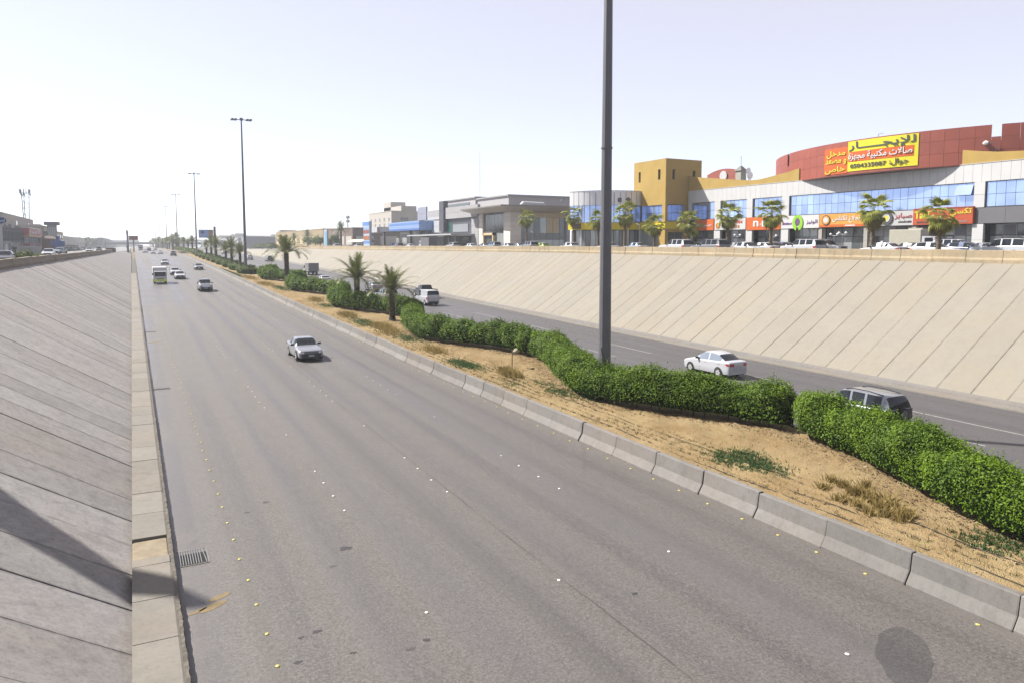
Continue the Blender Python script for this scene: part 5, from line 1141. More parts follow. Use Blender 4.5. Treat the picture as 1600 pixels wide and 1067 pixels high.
curved('yellow_sheet', yr, ym, 18.35, 22.35, YEL, .07, .06, 14, bbp); curved('orange_sheet', ym + .02, yl, 18.2, 21.75, BOR, .07, .06, 8, bbp); curved('orange_band', yr + .5, ym - .1, 19.62, 20.95, BOR, .10, .02, 12, bbp)
fd = lambda y_, z_, o: arc(y_, z_, .09 + o)
fw_ = lambda y_, z_, o: arc(y_, z_, .11 + o)
sign_text(ar('للإيجـــــار'), ym - .15, yr + .35, 20.95, 22.25, 0, P('letter_navy', (.03, .045, .05), .5), bbp, 'lettering', fd, .01)
sign_text(ar('صالات مكتبية مجهزة'), ym - .2, yr + .65, 19.72, 20.85, 0, SW, bbp, 'lettering', fw_, .014)
sign_text('0504335087', ym - .5, ym - 5.6, 18.75, 19.3, 0, P('letter_black', (.03, .03, .02), .5), bbp, 'lettering', fd, .012); sign_text(ar('جوال:'), ym - 6.0, yr + 1.1, 18.62, 19.5, 0, P('letter_black', (.03, .03, .02), .5), bbp, 'lettering', fd, .01)
for s_t, z0, z1, yy0, yy1 in (('مدخل', 20.45, 21.45, yl - .5, ym + .35), ('و مصعد', 19.4, 20.3, yl - .3, ym + .15), ('خاص', 18.3, 19.25, yl - .3, ym + .35)): sign_text(ar(s_t), yy0, yy1, z0, z1, 0, SY, bbp, 'lettering', fd, .012)
# tower
TX0, TX1, TY0, TY1, TZ = 83.2, 91.4, 99.7, 108.75, 23.6
def wall_holes(plane, c, u0, u1, z0, z1, holes, th, mat, parent, nm='wall'):
    """wall slab with window openings; plane 'x' (faces -X) or 'y' (faces -Y)"""
    us = sorted({u0, u1, *[h for q in holes for h in q[:2]]}); zs = sorted({z0, z1, *[h for q in holes for h in q[2:]]}); b = B()
    for i in range(len(us) - 1):
        for j in range(len(zs) - 1):
            um, zm = (us[i] + us[i + 1]) / 2, (zs[j] + zs[j + 1]) / 2
            if any(a < um < e and l < zm < h for a, e, l, h in holes): continue
            b.box(*((c, c + th, us[i], us[i + 1]) if plane == 'x' else (us[i], us[i + 1], c, c + th)), zs[j], zs[j + 1])
    return obj(nm, weld(b), mat, parent)
tw = thing('mustard_tower', 'square mustard tower with slot windows at the mall corner', 'tower', ((TX0 + TX1) / 2, (TY0 + TY1) / 2, Z0))
def slot(x0, x1, y0, y1, plane):
    p, q_ = (at_x(x0, y0, TX0), at_x(x1, y1, TX0)) if plane == 'x' else (at_y(x0, y0, TY0), at_y(x1, y1, TY0)); k = 1 if plane == 'x' else 0
    return (min(p[k], q_[k]), max(p[k], q_[k]), min(p.z, q_.z), max(p.z, q_.z))
h1 = [slot(998, 1000.9, 270, 285.7, 'x'), slot(1028.3, 1031.8, 265.5, 281, 'x')]; h2 = [slot(1051, 1054.6, 265, 281, 'y'), slot(1082.5, 1086.6, 267.5, 277.5, 'y')]
wall_holes('x', TX0, TY0 + .3, TY1, Z0, TZ, h1 + [(100.55, 107.9, 12.72, 15.55), (101.6, 107.6, Z0, 11.2)], .3, MUST, tw); wall_holes('y', TY0, TX0, TX1, Z0, TZ, h2 + [(83.75, 87.9, 12.72, 15.6), (83.9, 87.4, Z0, 10.7)], .3, MUST, tw)
obj('wall', B().box(TX0 + .3, TX1, TY1 - .3, TY1, Z0, TZ).box(TX1 - .3, TX1, TY0 + .3, TY1 - .3, Z0, TZ), MUST, tw); obj('roof', B().box(TX0 + .3, TX1 - .3, TY0 + .3, TY1 - .3, TZ - .4, TZ - .2), MUST, tw)
obj('core', B().box(TX0 + .9, TX1 - .5, TY0 + .9, TY1 - .5, Z0, TZ - .5), BACK, tw)
for k in range(6): 
    for j in range(2): obj('window_pane', B().box(TX0 + .18, TX0 + .22, 100.6 + k * 1.21, 100.6 + (k + 1) * 1.21 - .05, 12.76 + j * 1.4, 12.76 + (j + 1) * 1.4 - .05), BLUE, tw)
for k in range(4):
    for j in range(2): obj('window_pane', B().box(83.8 + k * 1.02, 83.8 + (k + 1) * 1.02 - .05, TY0 + .18, TY0 + .22, 12.76 + j * 1.4, 12.76 + (j + 1) * 1.4 - .05), BLUE, tw)
obj('shop_window', B().box(TX0 + .4, TX0 + .45, 101.6, 107.6, Z0, 11.2), SHOPG, tw); obj('door', B().box(83.9, 87.4, TY0 + .4, TY0 + .45, Z0, 10.7), SHOP, tw)
for k in range(3): obj('door_frame', B().box(83.9 + k * 1.7, 84.0 + k * 1.7, TY0 + .32, TY0 + .42, Z0, 10.7), FRAME, tw)
YB = M('yellow_band', (.55, .44, .012), .5, .05)
obj('yellow_band', B().box(TX0 - .12, TX0 - .005, TY0 - .12, TY1 + .2, 11.3, 12.5).box(TX0, TX0 + 2.5, TY0 - .12, TY0 - .005, 11.3, 12.5), YB, tw); small_print(14, 105.6, 102.6, 11.72, 12.0, TX0 - .12, SD, tw)
# round glass corner
rc = thing('round_corner_building', 'rounded shop corner with white panels, blue glass and yellow band', 'building', (77, 112, Z0))
A0, A1, AM = Vector((72.5, 114.2)), Vector((83.2, 106.6)), Vector((76.2, 108.3))
def circ(a, b_, c):
    d = 2 * (a.x * (b_.y - c.y) + b_.x * (c.y - a.y) + c.x * (a.y - b_.y)); ux = ((a.length_squared) * (b_.y - c.y) + b_.length_squared * (c.y - a.y) + c.length_squared * (a.y - b_.y)) / d; uy = (a.length_squared * (c.x - b_.x) + b_.length_squared * (a.x - c.x) + c.length_squared * (b_.x - a.x)) / d
    return Vector((ux, uy))
cc = circ(A0, AM, A1); r_c = (A0 - cc).length; an = lambda p: math.atan2(p.y - cc.y, p.x - cc.x)
a0, a1 = an(A0), an(A1)
if a0 < 0: a0 += 2 * math.pi
if a1 < 0: a1 += 2 * math.pi
def rp(q, z, out=0): a_ = a0 + (a1 - a0) * q; return (cc.x + (r_c + out) * math.cos(a_), cc.y + (r_c + out) * math.sin(a_), z)
def rcurve(nm, q0, q1, z0, z1, mat, out=0, th=.2, n_=2, g=.004):
    rings = [[rp(q0 + g + (q1 - q0 - 2 * g) * k / n_, z, o) for z, o in ((z0, out), (z1, out), (z1, out - th), (z0, out - th))] for k in range(n_ + 1)]; return obj(nm, B().loft(rings), mat, rc)
NQ = 13
for k in range(NQ):
    rcurve('cladding_panel', k / NQ, (k + 1) / NQ, 15.7, 18.25, M('corner_panel', (.66, .655, .67), .35, .06, .6, .02, .5, .2)); rcurve('window_pane', k / NQ, (k + 1) / NQ, 12.6, 15.65, BLUE, -.1, .05); rcurve('shop_window', k / NQ, (k + 1) / NQ, Z0, 11.15, SHOPG if k % 3 else SHOP, -.5, .05)
    if k % 4 == 2: rcurve('column', k / NQ + .02, k / NQ + .05, Z0, 15.7, WHT, .05, .3)
rcurve('yellow_band', -.02, 1, 11.25, 12.5, YB, .12, .3, 14); rcurve('sill', 0, 1, 12.5, 12.6, FRAME, .05, .2, 14); rcurve('roof', 0, 1, 18.25, 18.35, WHT, .06, .5, 14); rcurve('inner_wall', 0, 1, Z0, 18.0, BACK, -.7, .2, 14); rcurve('plaque', .06, .20, 11.4, 12.4, M('plaque_brown', (.10, .07, .035), .5), .18, .05)
obj('wing', B().box(82, 92, 114.3, 127, Z0, 18.1), WHT, rc); obj('roof_slab', B().prism([(rp(q, 0, -.3)[0], rp(q, 0, -.3)[1]) for q in np.linspace(0, 1, 10)] + [(92, 108.8), (92, 114.3)], 17.9, 18.1), WHT, rc)
for dx, dz, rot in ((0, 0, 0), (-1, 0, 0)): pass
obj('diamond_emblem', B().add([(rp(.80, 17.2, .03)), rp(.84, 16.7, .03), rp(.80, 16.2, .03), rp(.76, 16.7, .03)], [(0, 1, 2, 3)]), M('emblem_grey', (.12, .115, .11)), rc); obj('square_emblem', B().add([rp(.66, 17.0, .03), rp(.71, 17.0, .03), rp(.71, 16.2, .03), rp(.66, 16.2, .03)], [(0, 1, 2, 3)]), M('emblem_grey2', (.13, .125, .13)), rc)
# things on the mall roof
p = at_x(1133, 277, 108); da = thing('roof_arch', 'small red curved roof sign wall behind the mustard parapet', 'roof structure', (108, p.y, 18)); b = B(); q0, q1 = at_x(1105, 277, 108).y, at_x(1150, 277, 108).y
zr0, zr1 = at_x(1130, 274, 108).z, at_x(1130, 264.5, 108).z; prof_ = [(q0 + (q1 - q0) * k / 14, zr0 + (zr1 - zr0) * math.sin(math.pi * (.06 + .76 * k / 14)) ** .8) for k in range(15)]
obj('red_wall', b.sideprism([(q0, 18)] + prof_ + [(q1, 18)], 108, 108.6), REDP, da); obj('white_dish', B().disc((107.8, at_x(1130, 277, 107.8).y, zr0 - .2), 1.0, 'x', 16, .1), WHT, da); obj('dark_base', B().box(107.9, 108.0, q1 - .3, q0 + .3, 18, 19.2), BACK, da)
pr_ = at_x(1158, 278, 104); tu = thing('roof_turret', 'small white roof turret with pointed cap above the mustard parapet', 'turret', (104, pr_.y, 18)); obj('body', B().box(103.2, 104.6, pr_.y - .7, pr_.y + .7, 17.9, 22.6), M('turret_stone', (.30, .29, .25)), tu); obj('cap', B().prism([(103, pr_.y - .95), (104.8, pr_.y - .95), (104.8, pr_.y + .95), (103, pr_.y + .95)], 22.6, 23.6, [(103.8, pr_.y - .1), (104.0, pr_.y - .1), (104.0, pr_.y + .1), (103.8, pr_.y + .1)]), M('turret_cap', (.12, .12, .11)), tu); obj('spike', B().tube([(103.9, pr_.y, 23.5), (103.9, pr_.y, 25.4)], .04, 5), TRIM, tu)
def dish(px_, py_, X, r, label):
    p = at_x(px_, py_, X); t = thing('satellite_dish', label, 'satellite dish', (X, p.y, 18), 0, 'satellite dishes on the mall roof'); obj('stand', B().tube([(X, p.y, 17.95), (X, p.y, p.z)], .06, 6), STEEL, t)
    rings = [[(X - .1 - .30 * (1 - q * q) * -1 * r, p.y + r * q * math.cos(a_), p.z + r * q * math.sin(a_)) for a_ in [k * math.pi / 7 for k in range(14)]] for q in (.02, .35, .7, 1)]; obj('reflector', B().loft(rings), M('dish_grey', (.20, .19, .21), .5), t); obj('feed_arm', B().tube([(X - .1, p.y, p.z - r), (X - .9, p.y, p.z)], .03, 5), STEEL, t)
dish(1170, 267.8, 102, .62, 'upper grey satellite dish above the mustard parapet'); dish(1172.5, 275, 101, .72, 'lower pale satellite dish above the mustard parapet')
pl = at_x(1551, 226, 89.5); fl = thing('floodlight_arm', 'white globe lamp on an arm over the right mustard parapet', 'lamp', (89.5, pl.y, 18.6)); obj('arm', B().tube([(89.5, pl.y - .3, 18.4), (89.5, pl.y - .4, 20.3), (89.0, pl.y + .2, 20.4)], .05, 6), STEEL, fl); obj('globe', B().tube([(89, pl.y + .2, 20.4), (89, pl.y + .5, 20.4), (89, pl.y + .8, 20.35)], [.15, .3, .12], 10), SW, fl)
pa = at_x(1373, 205, 90); an_ = thing('antenna', 'thin antenna on top of the red billboard wall', 'antenna', (90, pa.y, 22.4)); obj('rod', B().tube([(90, pa.y, 20.5), (90, pa.y, 23.5)], .03, 5), STEEL, an_); obj('arm', B().tube([(90, pa.y, 23.4), (90, pa.y - .7, 23.5)], .03, 5), STEEL, an_)

# street lamps with white globes in front of the shops
for px_, X, h, lab in ((1303, 78, 2.3, 'twin globe street lamp under the amber shop sign'), (1316, 80, 2.5, 'twin globe street lamp right of the other under the amber sign'), (1398, 79, 2.3, 'twin globe street lamp left of the parked pale truck'), (1152, 76, 2.3, 'twin globe street lamp right of the fan palm by the white sign'), (1208, 78, 2.2, 'twin globe street lamp by the plain orange sign')):
    y_ = at_x(px_, 380, X).y; z_ = SR(y_); t = thing('street_lamp', lab, 'street lamp', (X, y_, z_), 0, 'globe lamps before the shops'); obj('post', B().tube([(X, y_, z_), (X, y_, z_ + h)], [.07, .05], 7), STEEL, t); obj('crossbar', B().tube([(X, y_ - .5, z_ + h), (X, y_ + .5, z_ + h)], .03, 5), STEEL, t)
    for dy in (-.5, .5): obj('globe', B().tube([(X, y_ + dy, z_ + h), (X, y_ + dy, z_ + h + .18), (X, y_ + dy, z_ + h + .34)], [.08, .19, .08], 9), SW, t)
for px_, X, top, lab in ((999, 71, 352, 'grey street lamp post before the yellow band of the tower'), (833, 74, 364, 'thin white post before the showroom glass')):
    y_ = at_x(px_, 380, X).y; z_ = SR(y_); zt = at_x(px_, top, X).z; t = thing('street_lamp', lab, 'street lamp', (X, y_, z_)); obj('post', B().tube([(X, y_, z_), (X, y_, zt)], [.08, .06], 7), STEEL, t); obj('arm', B().tube([(X, y_, zt), (X, y_ + .9, zt + .25)], .05, 6), STEEL, t)
# ================================================================ showroom with the wide bronze roof
STONE = M('travertine', (.62, .56, .49), .8, .22, 4, .5, .3, rnd=.12); BRZ = M('bronze_soffit', (.46, .41, .36), .5, .06, .6, .02, .4, rnd=.04); TIMB = M('timber_cladding', (.48, .38, .22), .6, .1, 2)
GREYB = M('grey_render', (.31, .30, .31), .75, .06, .5, .1, rnd=.03); LILAC = M('silver_panel', (.27, .275, .33), .4, .05, .5, .02, .4, .3, rnd=.06); CHAR = M('charcoal_panel', (.060, .060, .075), .45, .06, .6, .02, rnd=.05); LWH = M('soft_white', (.36, .365, .38), .5, .05, .5, .02, rnd=.03)
sh = thing('car_showroom', 'glass showroom with stone piers under a wide flat bronze roof', 'showroom', (80, 152, Z0)); S_ = lambda nm, b, m, pr=sh: obj(nm, b, m, pr)
Zs = 16.4; SY0, SY1, SX0, SX1 = 152.3, 170.2, 80.0, 96.8
S_('core', B().box(SX0 + 1.4, SX1 - .2, SY0 + 1.4, SY1, Z0, Zs - .05), M('showroom_inside', (.16, .15, .15)))
# stone piers in slabs
def slabs(x0, x1, y0, y1, n_, z0=Z0, z1=Zs, m=STONE, pr=sh):
    dz = (z1 - z0) / n_
    for k in range(n_): obj('stone_slab', B().cbox(x0, x1, y0, y1, z0 + k * dz + .015, z0 + (k + 1) * dz - .015, .02), m, pr)
slabs(SX0, SX0 + 3.0, SY0, SY0 + 3.4, 8); slabs(SX0, SX0 + .8, SY1 - 2.6, SY1, 8)
# road side: glass, timber framed door
yL, yR = SY0 + 3.4, SY1 - 2.6; n_ = 6; dy = (yR - yL) / n_
for k in range(n_): S_('window_pane', B().box(SX0 + .5, SX0 + .55, yL + k * dy + .04, yL + (k + 1) * dy - .04, 11.9, 16.0), SHOP)
S_('window_frame', B().box(SX0 + .4, SX0 + .6, yL, yR, 11.6, 11.88).box(SX0 + .4, SX0 + .6, yL, yR, 16.02, 16.3), CHAR)
d0, d1 = yR - 6.0, yR - .4
S_('door_surround', B().box(SX0 - .2, SX0 + .6, d0 - .5, d0, Z0, 11.5).box(SX0 - .2, SX0 + .6, d1 - .5, d1, Z0, 11.5).box(SX0 - .2, SX0 + .6, d0 - .5, d1, 10.9, 11.5), TIMB)
for k in range(3): S_('door', B().box(SX0 + .4, SX0 + .45, d0 + k * 1.68 + .03, d0 + (k + 1) * 1.68 - .03, Z0, 10.9), SHOP)
for k in range(3): S_('window_pane', B().box(SX0 + .5, SX0 + .55, yL + k * 1.6 + .03, yL + (k + 1) * 1.6 - .03, Z0 + .3, 11.5), SHOPG)
# camera side: long glass wall with timber and a pale film band
xa, xb = SX0 + 3.1, SX1 - .9; n_ = 7; dx = (xb - xa) / n_
for k in range(n_):
    S_('window_pane', B().box(xa + k * dx + .04, xa + (k + 1) * dx - .04, SY0 + .6, SY0 + .65, Z0, 9.7), SHOPG); S_('film_band', B().box(xa + k * dx + .05, xa + (k + 1) * dx - .05, SY0 + .56, SY0 + .59, 9.75, 11.3), M('film', (.20, .21, .21), .3))
    S_('window_pane', B().box(xa + k * dx + .04, xa + (k + 1) * dx - .04, SY0 + .6, SY0 + .65, 11.35, 15.1), [SHOPG, SHOPG, SHOP, SHOPG, TIMB, TIMB, SHOP][k])
for k in range(24): S_('timber_slat', B().box(xa + (xb - xa) * k / 24 + .02, xa + (xb - xa) * (k + 1) / 24 - .02, SY0 + .5, SY0 + .62, 15.15, Zs - .02), TIMB)
S_('end_pier', B().box(xb, SX1, SY0, SY0 + 1, Z0, Zs), GREYB)
# roof: thin edge, tapering underside
top = [(75.9, 149.0), (97.6, 147.6), (98.4, 173.0), (77.0, 175.0)]; bot = [(79.0, 151.4), (97.2, 151.4), (97.2, 171.0), (79.4, 171.5)]
S_('roof', B().prism(bot, Zs, 17.5, top), BRZ); S_('roof_edge', B().prism([(a - .05 if a < 90 else a + .05, b_ - .05 if b_ < 160 else b_ + .05) for a, b_ in top], 17.503, 17.8), M('roof_edge_grey', (.17, .155, .145), .5, rnd=0))
S_('roof_plant', B().tube([(86, 158, 18.2), (86.5, 158, 18.6), (92.5, 158, 18.5), (93, 158, 18.2)], [.5, .7, .7, .4], 9), LWH); S_('roof_dish', B().disc((94.5, 152, 19.2), .6, 'y', 12, .1).tube([(94.5, 152, 17.8), (94.5, 152, 19.2)], .05, 5), STEEL)
# tall grey block behind
gbk = thing('grey_block', 'plain grey flat roofed block rising behind the bronze roof', 'building', (100, 175, Z0)); obj('wall', B().box(92, 112, 176, 196, Z0, 21.9), GREYB, gbk); obj('roof_edge', B().box(91.6, 112.4, 175.6, 196.4, 21.9, 22.3), M('pale_roof_edge', (.26, .25, .25)), gbk); obj('penthouse', B().box(92.2, 100, 198, 222, 17, 22.6), GREYB, gbk); obj('roof_edge', B().box(91.8, 100.4, 197.6, 222.4, 22.6, 23.0), M('pale_roof_edge', (.26, .25, .25)), gbk)
obj('strip_window', B().box(92.1, 92.18, 202, 220, 20.5, 21.5), SHOP, gbk); obj('roof_mast', B().tube([(93, 196.5, 21), (93, 196.5, 36)], [.09, .04], 6), STEEL, gbk)

# ================================================================ grey panel building
gp = thing('panel_building', 'grey and silver panelled building with dark pylon slab and white canopy', 'building', (80, 190, Z0)); G_ = lambda nm, b, m: obj(nm, b, m, gp)
X8 = 80.0; gy = lambda px_: at_x(px_, 350, X8).y; gz = lambda px_, py_: at_x(px_, py_, X8).z
G_('core', B().box(X8 + .6, 104, gy(748), gy(655), Z0, 17.5), GREYB)
def pgrid(a, c, y0, y1, nx_, nz_, mat, X=X8, d=.5):
    ya, yb = gy(c), gy(a); m_ = (a + c) / 2; z0, z1 = gz(m_, y1), gz(m_, y0)
    for i in range(nx_):
        for j in range(nz_): G_('cladding_panel', B().box(X, X + d, ya + (yb - ya) * i / nx_ + .02, ya + (yb - ya) * (i + 1) / nx_ - .02, z0 + (z1 - z0) * j / nz_ + .02, z0 + (z1 - z0) * (j + 1) / nz_ - .02), mat)
pgrid(652.5, 666, 324, 344.5, 2, 2, LILAC); pgrid(661, 668, 345, 367, 1, 2, LILAC); pgrid(668, 690, 339, 344, 2, 1, LWH); pgrid(678, 690, 345, 364, 1, 2, LWH); pgrid(668, 678, 345, 364, 2, 1, BLUE, X8 + .3, .1); pgrid(656, 660.5, 346.5, 369, 1, 1, LWH, X8 - 1.2, 1.0); pgrid(666, 690, 329, 339, 2, 1, M('pale_grey_panel', (.28, .275, .285)), X8 + .2)
pgrid(690, 697, 315, 363, 1, 3, CHAR, X8 - .8, 1.4); pgrid(697, 748, 322.5, 341, 5, 2, M('pale_grey_panel', (.28, .275, .285)), X8 - .3, .8); pgrid(697, 736, 342, 364, 1, 1, CHAR, X8 + .4, .1); pgrid(697.5, 704.5, 348, 363, 1, 1, M('green_glass', (.02, .07, .06), .2), X8 + .3, .08); pgrid(706, 730, 350.5, 363, 1, 1, M('pale_screen', (.20, .215, .235), .5), X8 + .25, .1); pgrid(736.5, 748, 342, 384, 2, 4, M('pale_grey_panel', (.28, .275, .285)), X8)
ya, yb = gy(742), gy(663); zc = gz(700, 367); G_('canopy', B().prism([(X8 - 6, ya + 2), (X8 + .3, ya), (X8 + .3, yb), (X8 - 6, yb - 1)], zc - .35, zc), LWH)
for px_ in (687, 690, 722, 733): y_ = gy(px_); G_('canopy_column', B().box(X8 - 4.2, X8 - 3.9, y_ - .15, y_ + .15, Z0, zc - .35), GREYB)
for a, c in ((703, 710), (718, 730)): G_('door', B().box(X8 + .5, X8 + .55, gy(c), gy(a), Z0, 10.5), SHOP)
G_('ground_wall', B().box(X8 + .56, X8 + .6, gy(736), gy(690), Z0, zc - .4), M('brown_grey_wall', (.10, .09, .085)))

# ================================================================ petrol station
ps = thing('petrol_station', 'petrol station with blue and white striped canopy', 'petrol station', (78, 235, Z0)); Q_ = lambda nm, b, m: obj(nm, b, m, ps)
X9 = 76.0; sy_ = lambda px_: at_x(px_, 370, X9).y; sz = lambda px_, py_: at_x(px_, py_, X9).z
BL = M('station_blue', (.085, .19, .46), .45, .05, .6, .02); BL2 = M('station_pale_blue', (.19, .29, .50), .45, .05, .6, .02)
ya, yb = sy_(655), sy_(608); z0, z1 = sz(632, 361), sz(632, 347); bands = [BL, BL2, BL2, BL, BL2]
for k, m_ in enumerate(bands): Q_('fascia_band', B().box(X9, X9 + .3, ya, yb, z0 + (z1 - z0) * k / 5 + .02, z0 + (z1 - z0) * (k + 1) / 5 - .02), m_ if k else M('station_dark_blue', (.05, .12, .36), .45))
Q_('canopy', B().box(X9 + .3, X9 + 9, ya, yb, z0, z1 - .1), BL2); Q_('canopy_end', B().box(X9, X9 + 9, yb, sy_(592), z0, sz(600, 356)), CHAR); Q_('canopy_edge', B().box(X9 - .6, X9 + 6, sy_(592), sy_(578), z0 - .1, sz(585, 355.5)), LWH)
for px_ in (596.5, 637): y_ = sy_(px_); Q_('column', B().box(X9 + .6, X9 + 1.2, y_ - .5, y_ + .5, Z0, z0), CHAR)
for px_ in (607, 649): y_ = sy_(px_); Q_('column', B().box(X9 + 8, X9 + 8.6, y_ - .4, y_ + .4, Z0, z0), LWH)
Q_('kiosk', B().box(X9 + 10, X9 + 16, sy_(638), sy_(616), Z0, z0 - .3), LWH)
for a, c in ((619, 624), (629, 636)): Q_('kiosk_window', B().box(X9 + 9.9, X9 + 9.98, at_x(c, 370, X9 + 10).y, at_x(a, 370, X9 + 10).y, Z0 + .2, 11), SHOPG)
for px_ in (600, 612, 643): y_ = sy_(px_); Q_('fuel_pump', B().cbox(X9 + 2.6, X9 + 3.4, y_ - .6, y_ + .6, Z0, Z0 + 1.9, .05), BL)
# price pylon
X7 = 62.0; t = thing('price_pylon', 'tall pale blue price pylon with coloured panels', 'sign', (X7, at_x(571, 380, X7).y, Z0)); y0_, y1_ = at_x(577.5, 380, X7).y, at_x(568, 380, X7).y; zz = lambda py_: at_x(572, py_, X7).z
obj('pylon', B().cbox(X7, X7 + .7, y0_, y1_, Z0, zz(347.5), .04), M('pylon_paleblue', (.30, .38, .46), .5), t); obj('head', B().box(X7 - .05, X7 + .75, y0_ + .1, y1_ + .6, zz(353), zz(347)), BL, t)
for a, c, m_ in ((356, 359, BL2), (360, 365.5, M('price_red', (.20, .05, .04))), (369, 375.5, M('price_orange', (.28, .09, .03))), (377, 381, BL)): obj('price_panel', B().box(X7 - .04, X7 - .002, y0_ + .2, y1_ - .2, zz(c), zz(a)), m_, t)
X7 = 60.0; t = thing('blue_pylon', 'slim white and blue pylon sign left of the petrol station', 'sign', (X7, at_x(508, 380, X7).y, SR(300) - .3)); y0_, y1_ = at_x(511, 380, X7).y, at_x(506, 380, X7).y
obj('pylon', B().cbox(X7, X7 + .5, y0_, y1_, 6.9, at_x(508, 359.5, X7).z, .04), LWH, t); obj('blue_face', B().box(X7 - .03, X7 - .002, y0_ + .1, y1_ - .9, 7.6, at_x(508, 362, X7).z), M('pylon_cyan', (.14, .30, .42), .5), t)
# shade roof and big beige block, mobile mast, crane
t = thing('shade_roof', 'cream vaulted car shade left of the price pylon', 'shade', (72, at_x(555, 380, 72).y, 7)); ya, yb = at_x(566, 380, 72).y, at_x(541, 380, 72).y
obj('roof', B().loft([[(72 + 6 * q, y_, 9.6 + 1.0 * math.sin(math.pi * q)) for q in (0, .25, .5, .75, 1)] + [(72 + 6 * q, y_, 9.45 + 1.0 * math.sin(math.pi * q)) for q in (1, .75, .5, .25, 0)] for y_ in (ya, yb)]), M('cream_shade', (.36, .34, .28)), t)
for y_ in np.linspace(ya + 1, yb - 1, 4): obj('post', B().tube([(74.9, y_, 7), (74.9, y_, 10.4)], .09, 6), STEEL, t)
def block(nm, label, px0, px1, ytop, X, dep, mat, zb=6.6, wins=None, cat='building', roofs=(), wm=None):
    ya, yb = at_x(px1, 370, X).y, at_x(px0, 370, X).y; z1 = at_x((px0 + px1) / 2, ytop, X).z; 
    if X < 0: ya, yb = min(ya, yb), max(ya, yb)
    xs0, xs1 = (X, X + dep) if X > 0 else (X - dep, X)
    t = thing(nm, label, cat, ((xs0 + xs1) / 2, (ya + yb) / 2, zb)); obj('wall', B().box(xs0, xs1, ya, yb, zb, z1), mat, t); obj('roof_edge', B().box(xs0 - .12, xs1 + .12, ya - .12, yb + .12, z1 + .003, z1 + .35), mat, t)
    if wins:
        cols, rows, fz0, fz1, wfrac = wins
        for r in range(rows):
            for c in range(cols):
                for face in (('x', 'y') if X > 0 else ('x+', 'y')):
                    za = zb + (z1 - zb) * (fz0 + (fz1 - fz0) * r / rows); zb_ = za + (z1 - zb) * (fz1 - fz0) / rows * .6
                    if face in ('x', 'x+'):
                        u = (yb - ya) / cols; a = ya + u * c + u * (1 - wfrac) / 2; xx = xs0 - .03 if face == 'x' else xs1 + .03
                        obj('window', B().box(xx - .03, xx + .06, a, a + u * wfrac, za, zb_), wm or SHOP, t)
                    elif c < max(2, cols // 3):
                        u = dep / max(2, cols // 3); a = xs0 + u * c + u * (1 - wfrac) / 2; obj('window', B().box(a, a + u * wfrac, ya - .06, ya + .03, za, zb_), wm or SHOP, t)
    for k, (q, w, h) in enumerate(roofs): obj('roof_room', B().box(xs0 + dep * .2, xs0 + dep * .5, ya + (yb - ya) * q, ya + (yb - ya) * (q + w), z1 + .3, z1 + h), mat, t)
    return t, xs0, xs1, ya, yb, z1
TAN = M('tan_render', (.36, .335, .30), .85, .08, .4, .1, rnd=0); PALE = M('pale_render', (.33, .305, .275), .85, .08, .4, .1, rnd=0); CRM = M('cream_render', (.36, .31, .22), .85, .06, .4, .1, rnd=0); PINK = M('pinkish_render', (.235, .205, .19), .85, .08, .4, .1, rnd=0); BRN = M('brown_render', (.12, .085, .07), .85, .08, .4, .1, rnd=0); WSH = M('pale_blue_wall', (.28, .30, .34), .8, .05, .4, .1, rnd=0); SLATE = M('slate_wall', (.17, .175, .20), .8, .05, .4, .1, rnd=0)
block('beige_block', 'stepped beige apartment block rising behind the petrol station', 577, 612, 333, 110, 26, TAN, wins=(5, 4, .3, .9, .3), roofs=((.02, .75, 2.8), (.45, .3, 5.5)))
block('beige_block', 'lower tan block behind the petrol station kiosk', 566, 578, 348, 118, 14, TAN, wins=(2, 3, .2, .85, .3))
t, *_b = block('arcade_building', 'long mustard yellow building with brown end and bright recesses', 431, 505, 361.5, 84, 22, M('arcade_mustard', (.25, .19, .10), .85, rnd=0), wins=(9, 1, .25, .95, .45), wm=M('arcade_bright', (.48, .40, .22), .7))
block('brown_building', 'brown framed tan building right of the long mustard one', 508, 551, 358.5, 86, 22, BRN, wins=(4, 1, .2, .9, .72), wm=TAN)
block('beige_block', 'plain pinkish block left of the long mustard building', 401, 431, 370.5, 92, 40, PINK, wins=(6, 1, .5, .9, .2), roofs=((.3, .12, 5),))
block('low_building', 'long pale blue low building beyond the palms', 342, 372, 373.5, 70, 30, WSH, 6)
block('low_building', 'slate grey building right of the pale blue one', 372, 384, 371.5, 72, 30, SLATE, 6)
block('low_building', 'cream blocks right of the second light mast', 386, 400, 372, 90, 40, CRM, 6, wins=(4, 2, .2, .9, .25))
block('low_building', 'pale low building behind the billboard', 306, 330, 377, 60, 30, WSH, 6)
block('beige_block', 'far cream block among the roofs', 345, 358, 371, 130, 40, PALE, 6, roofs=((.4, .12, 5),))
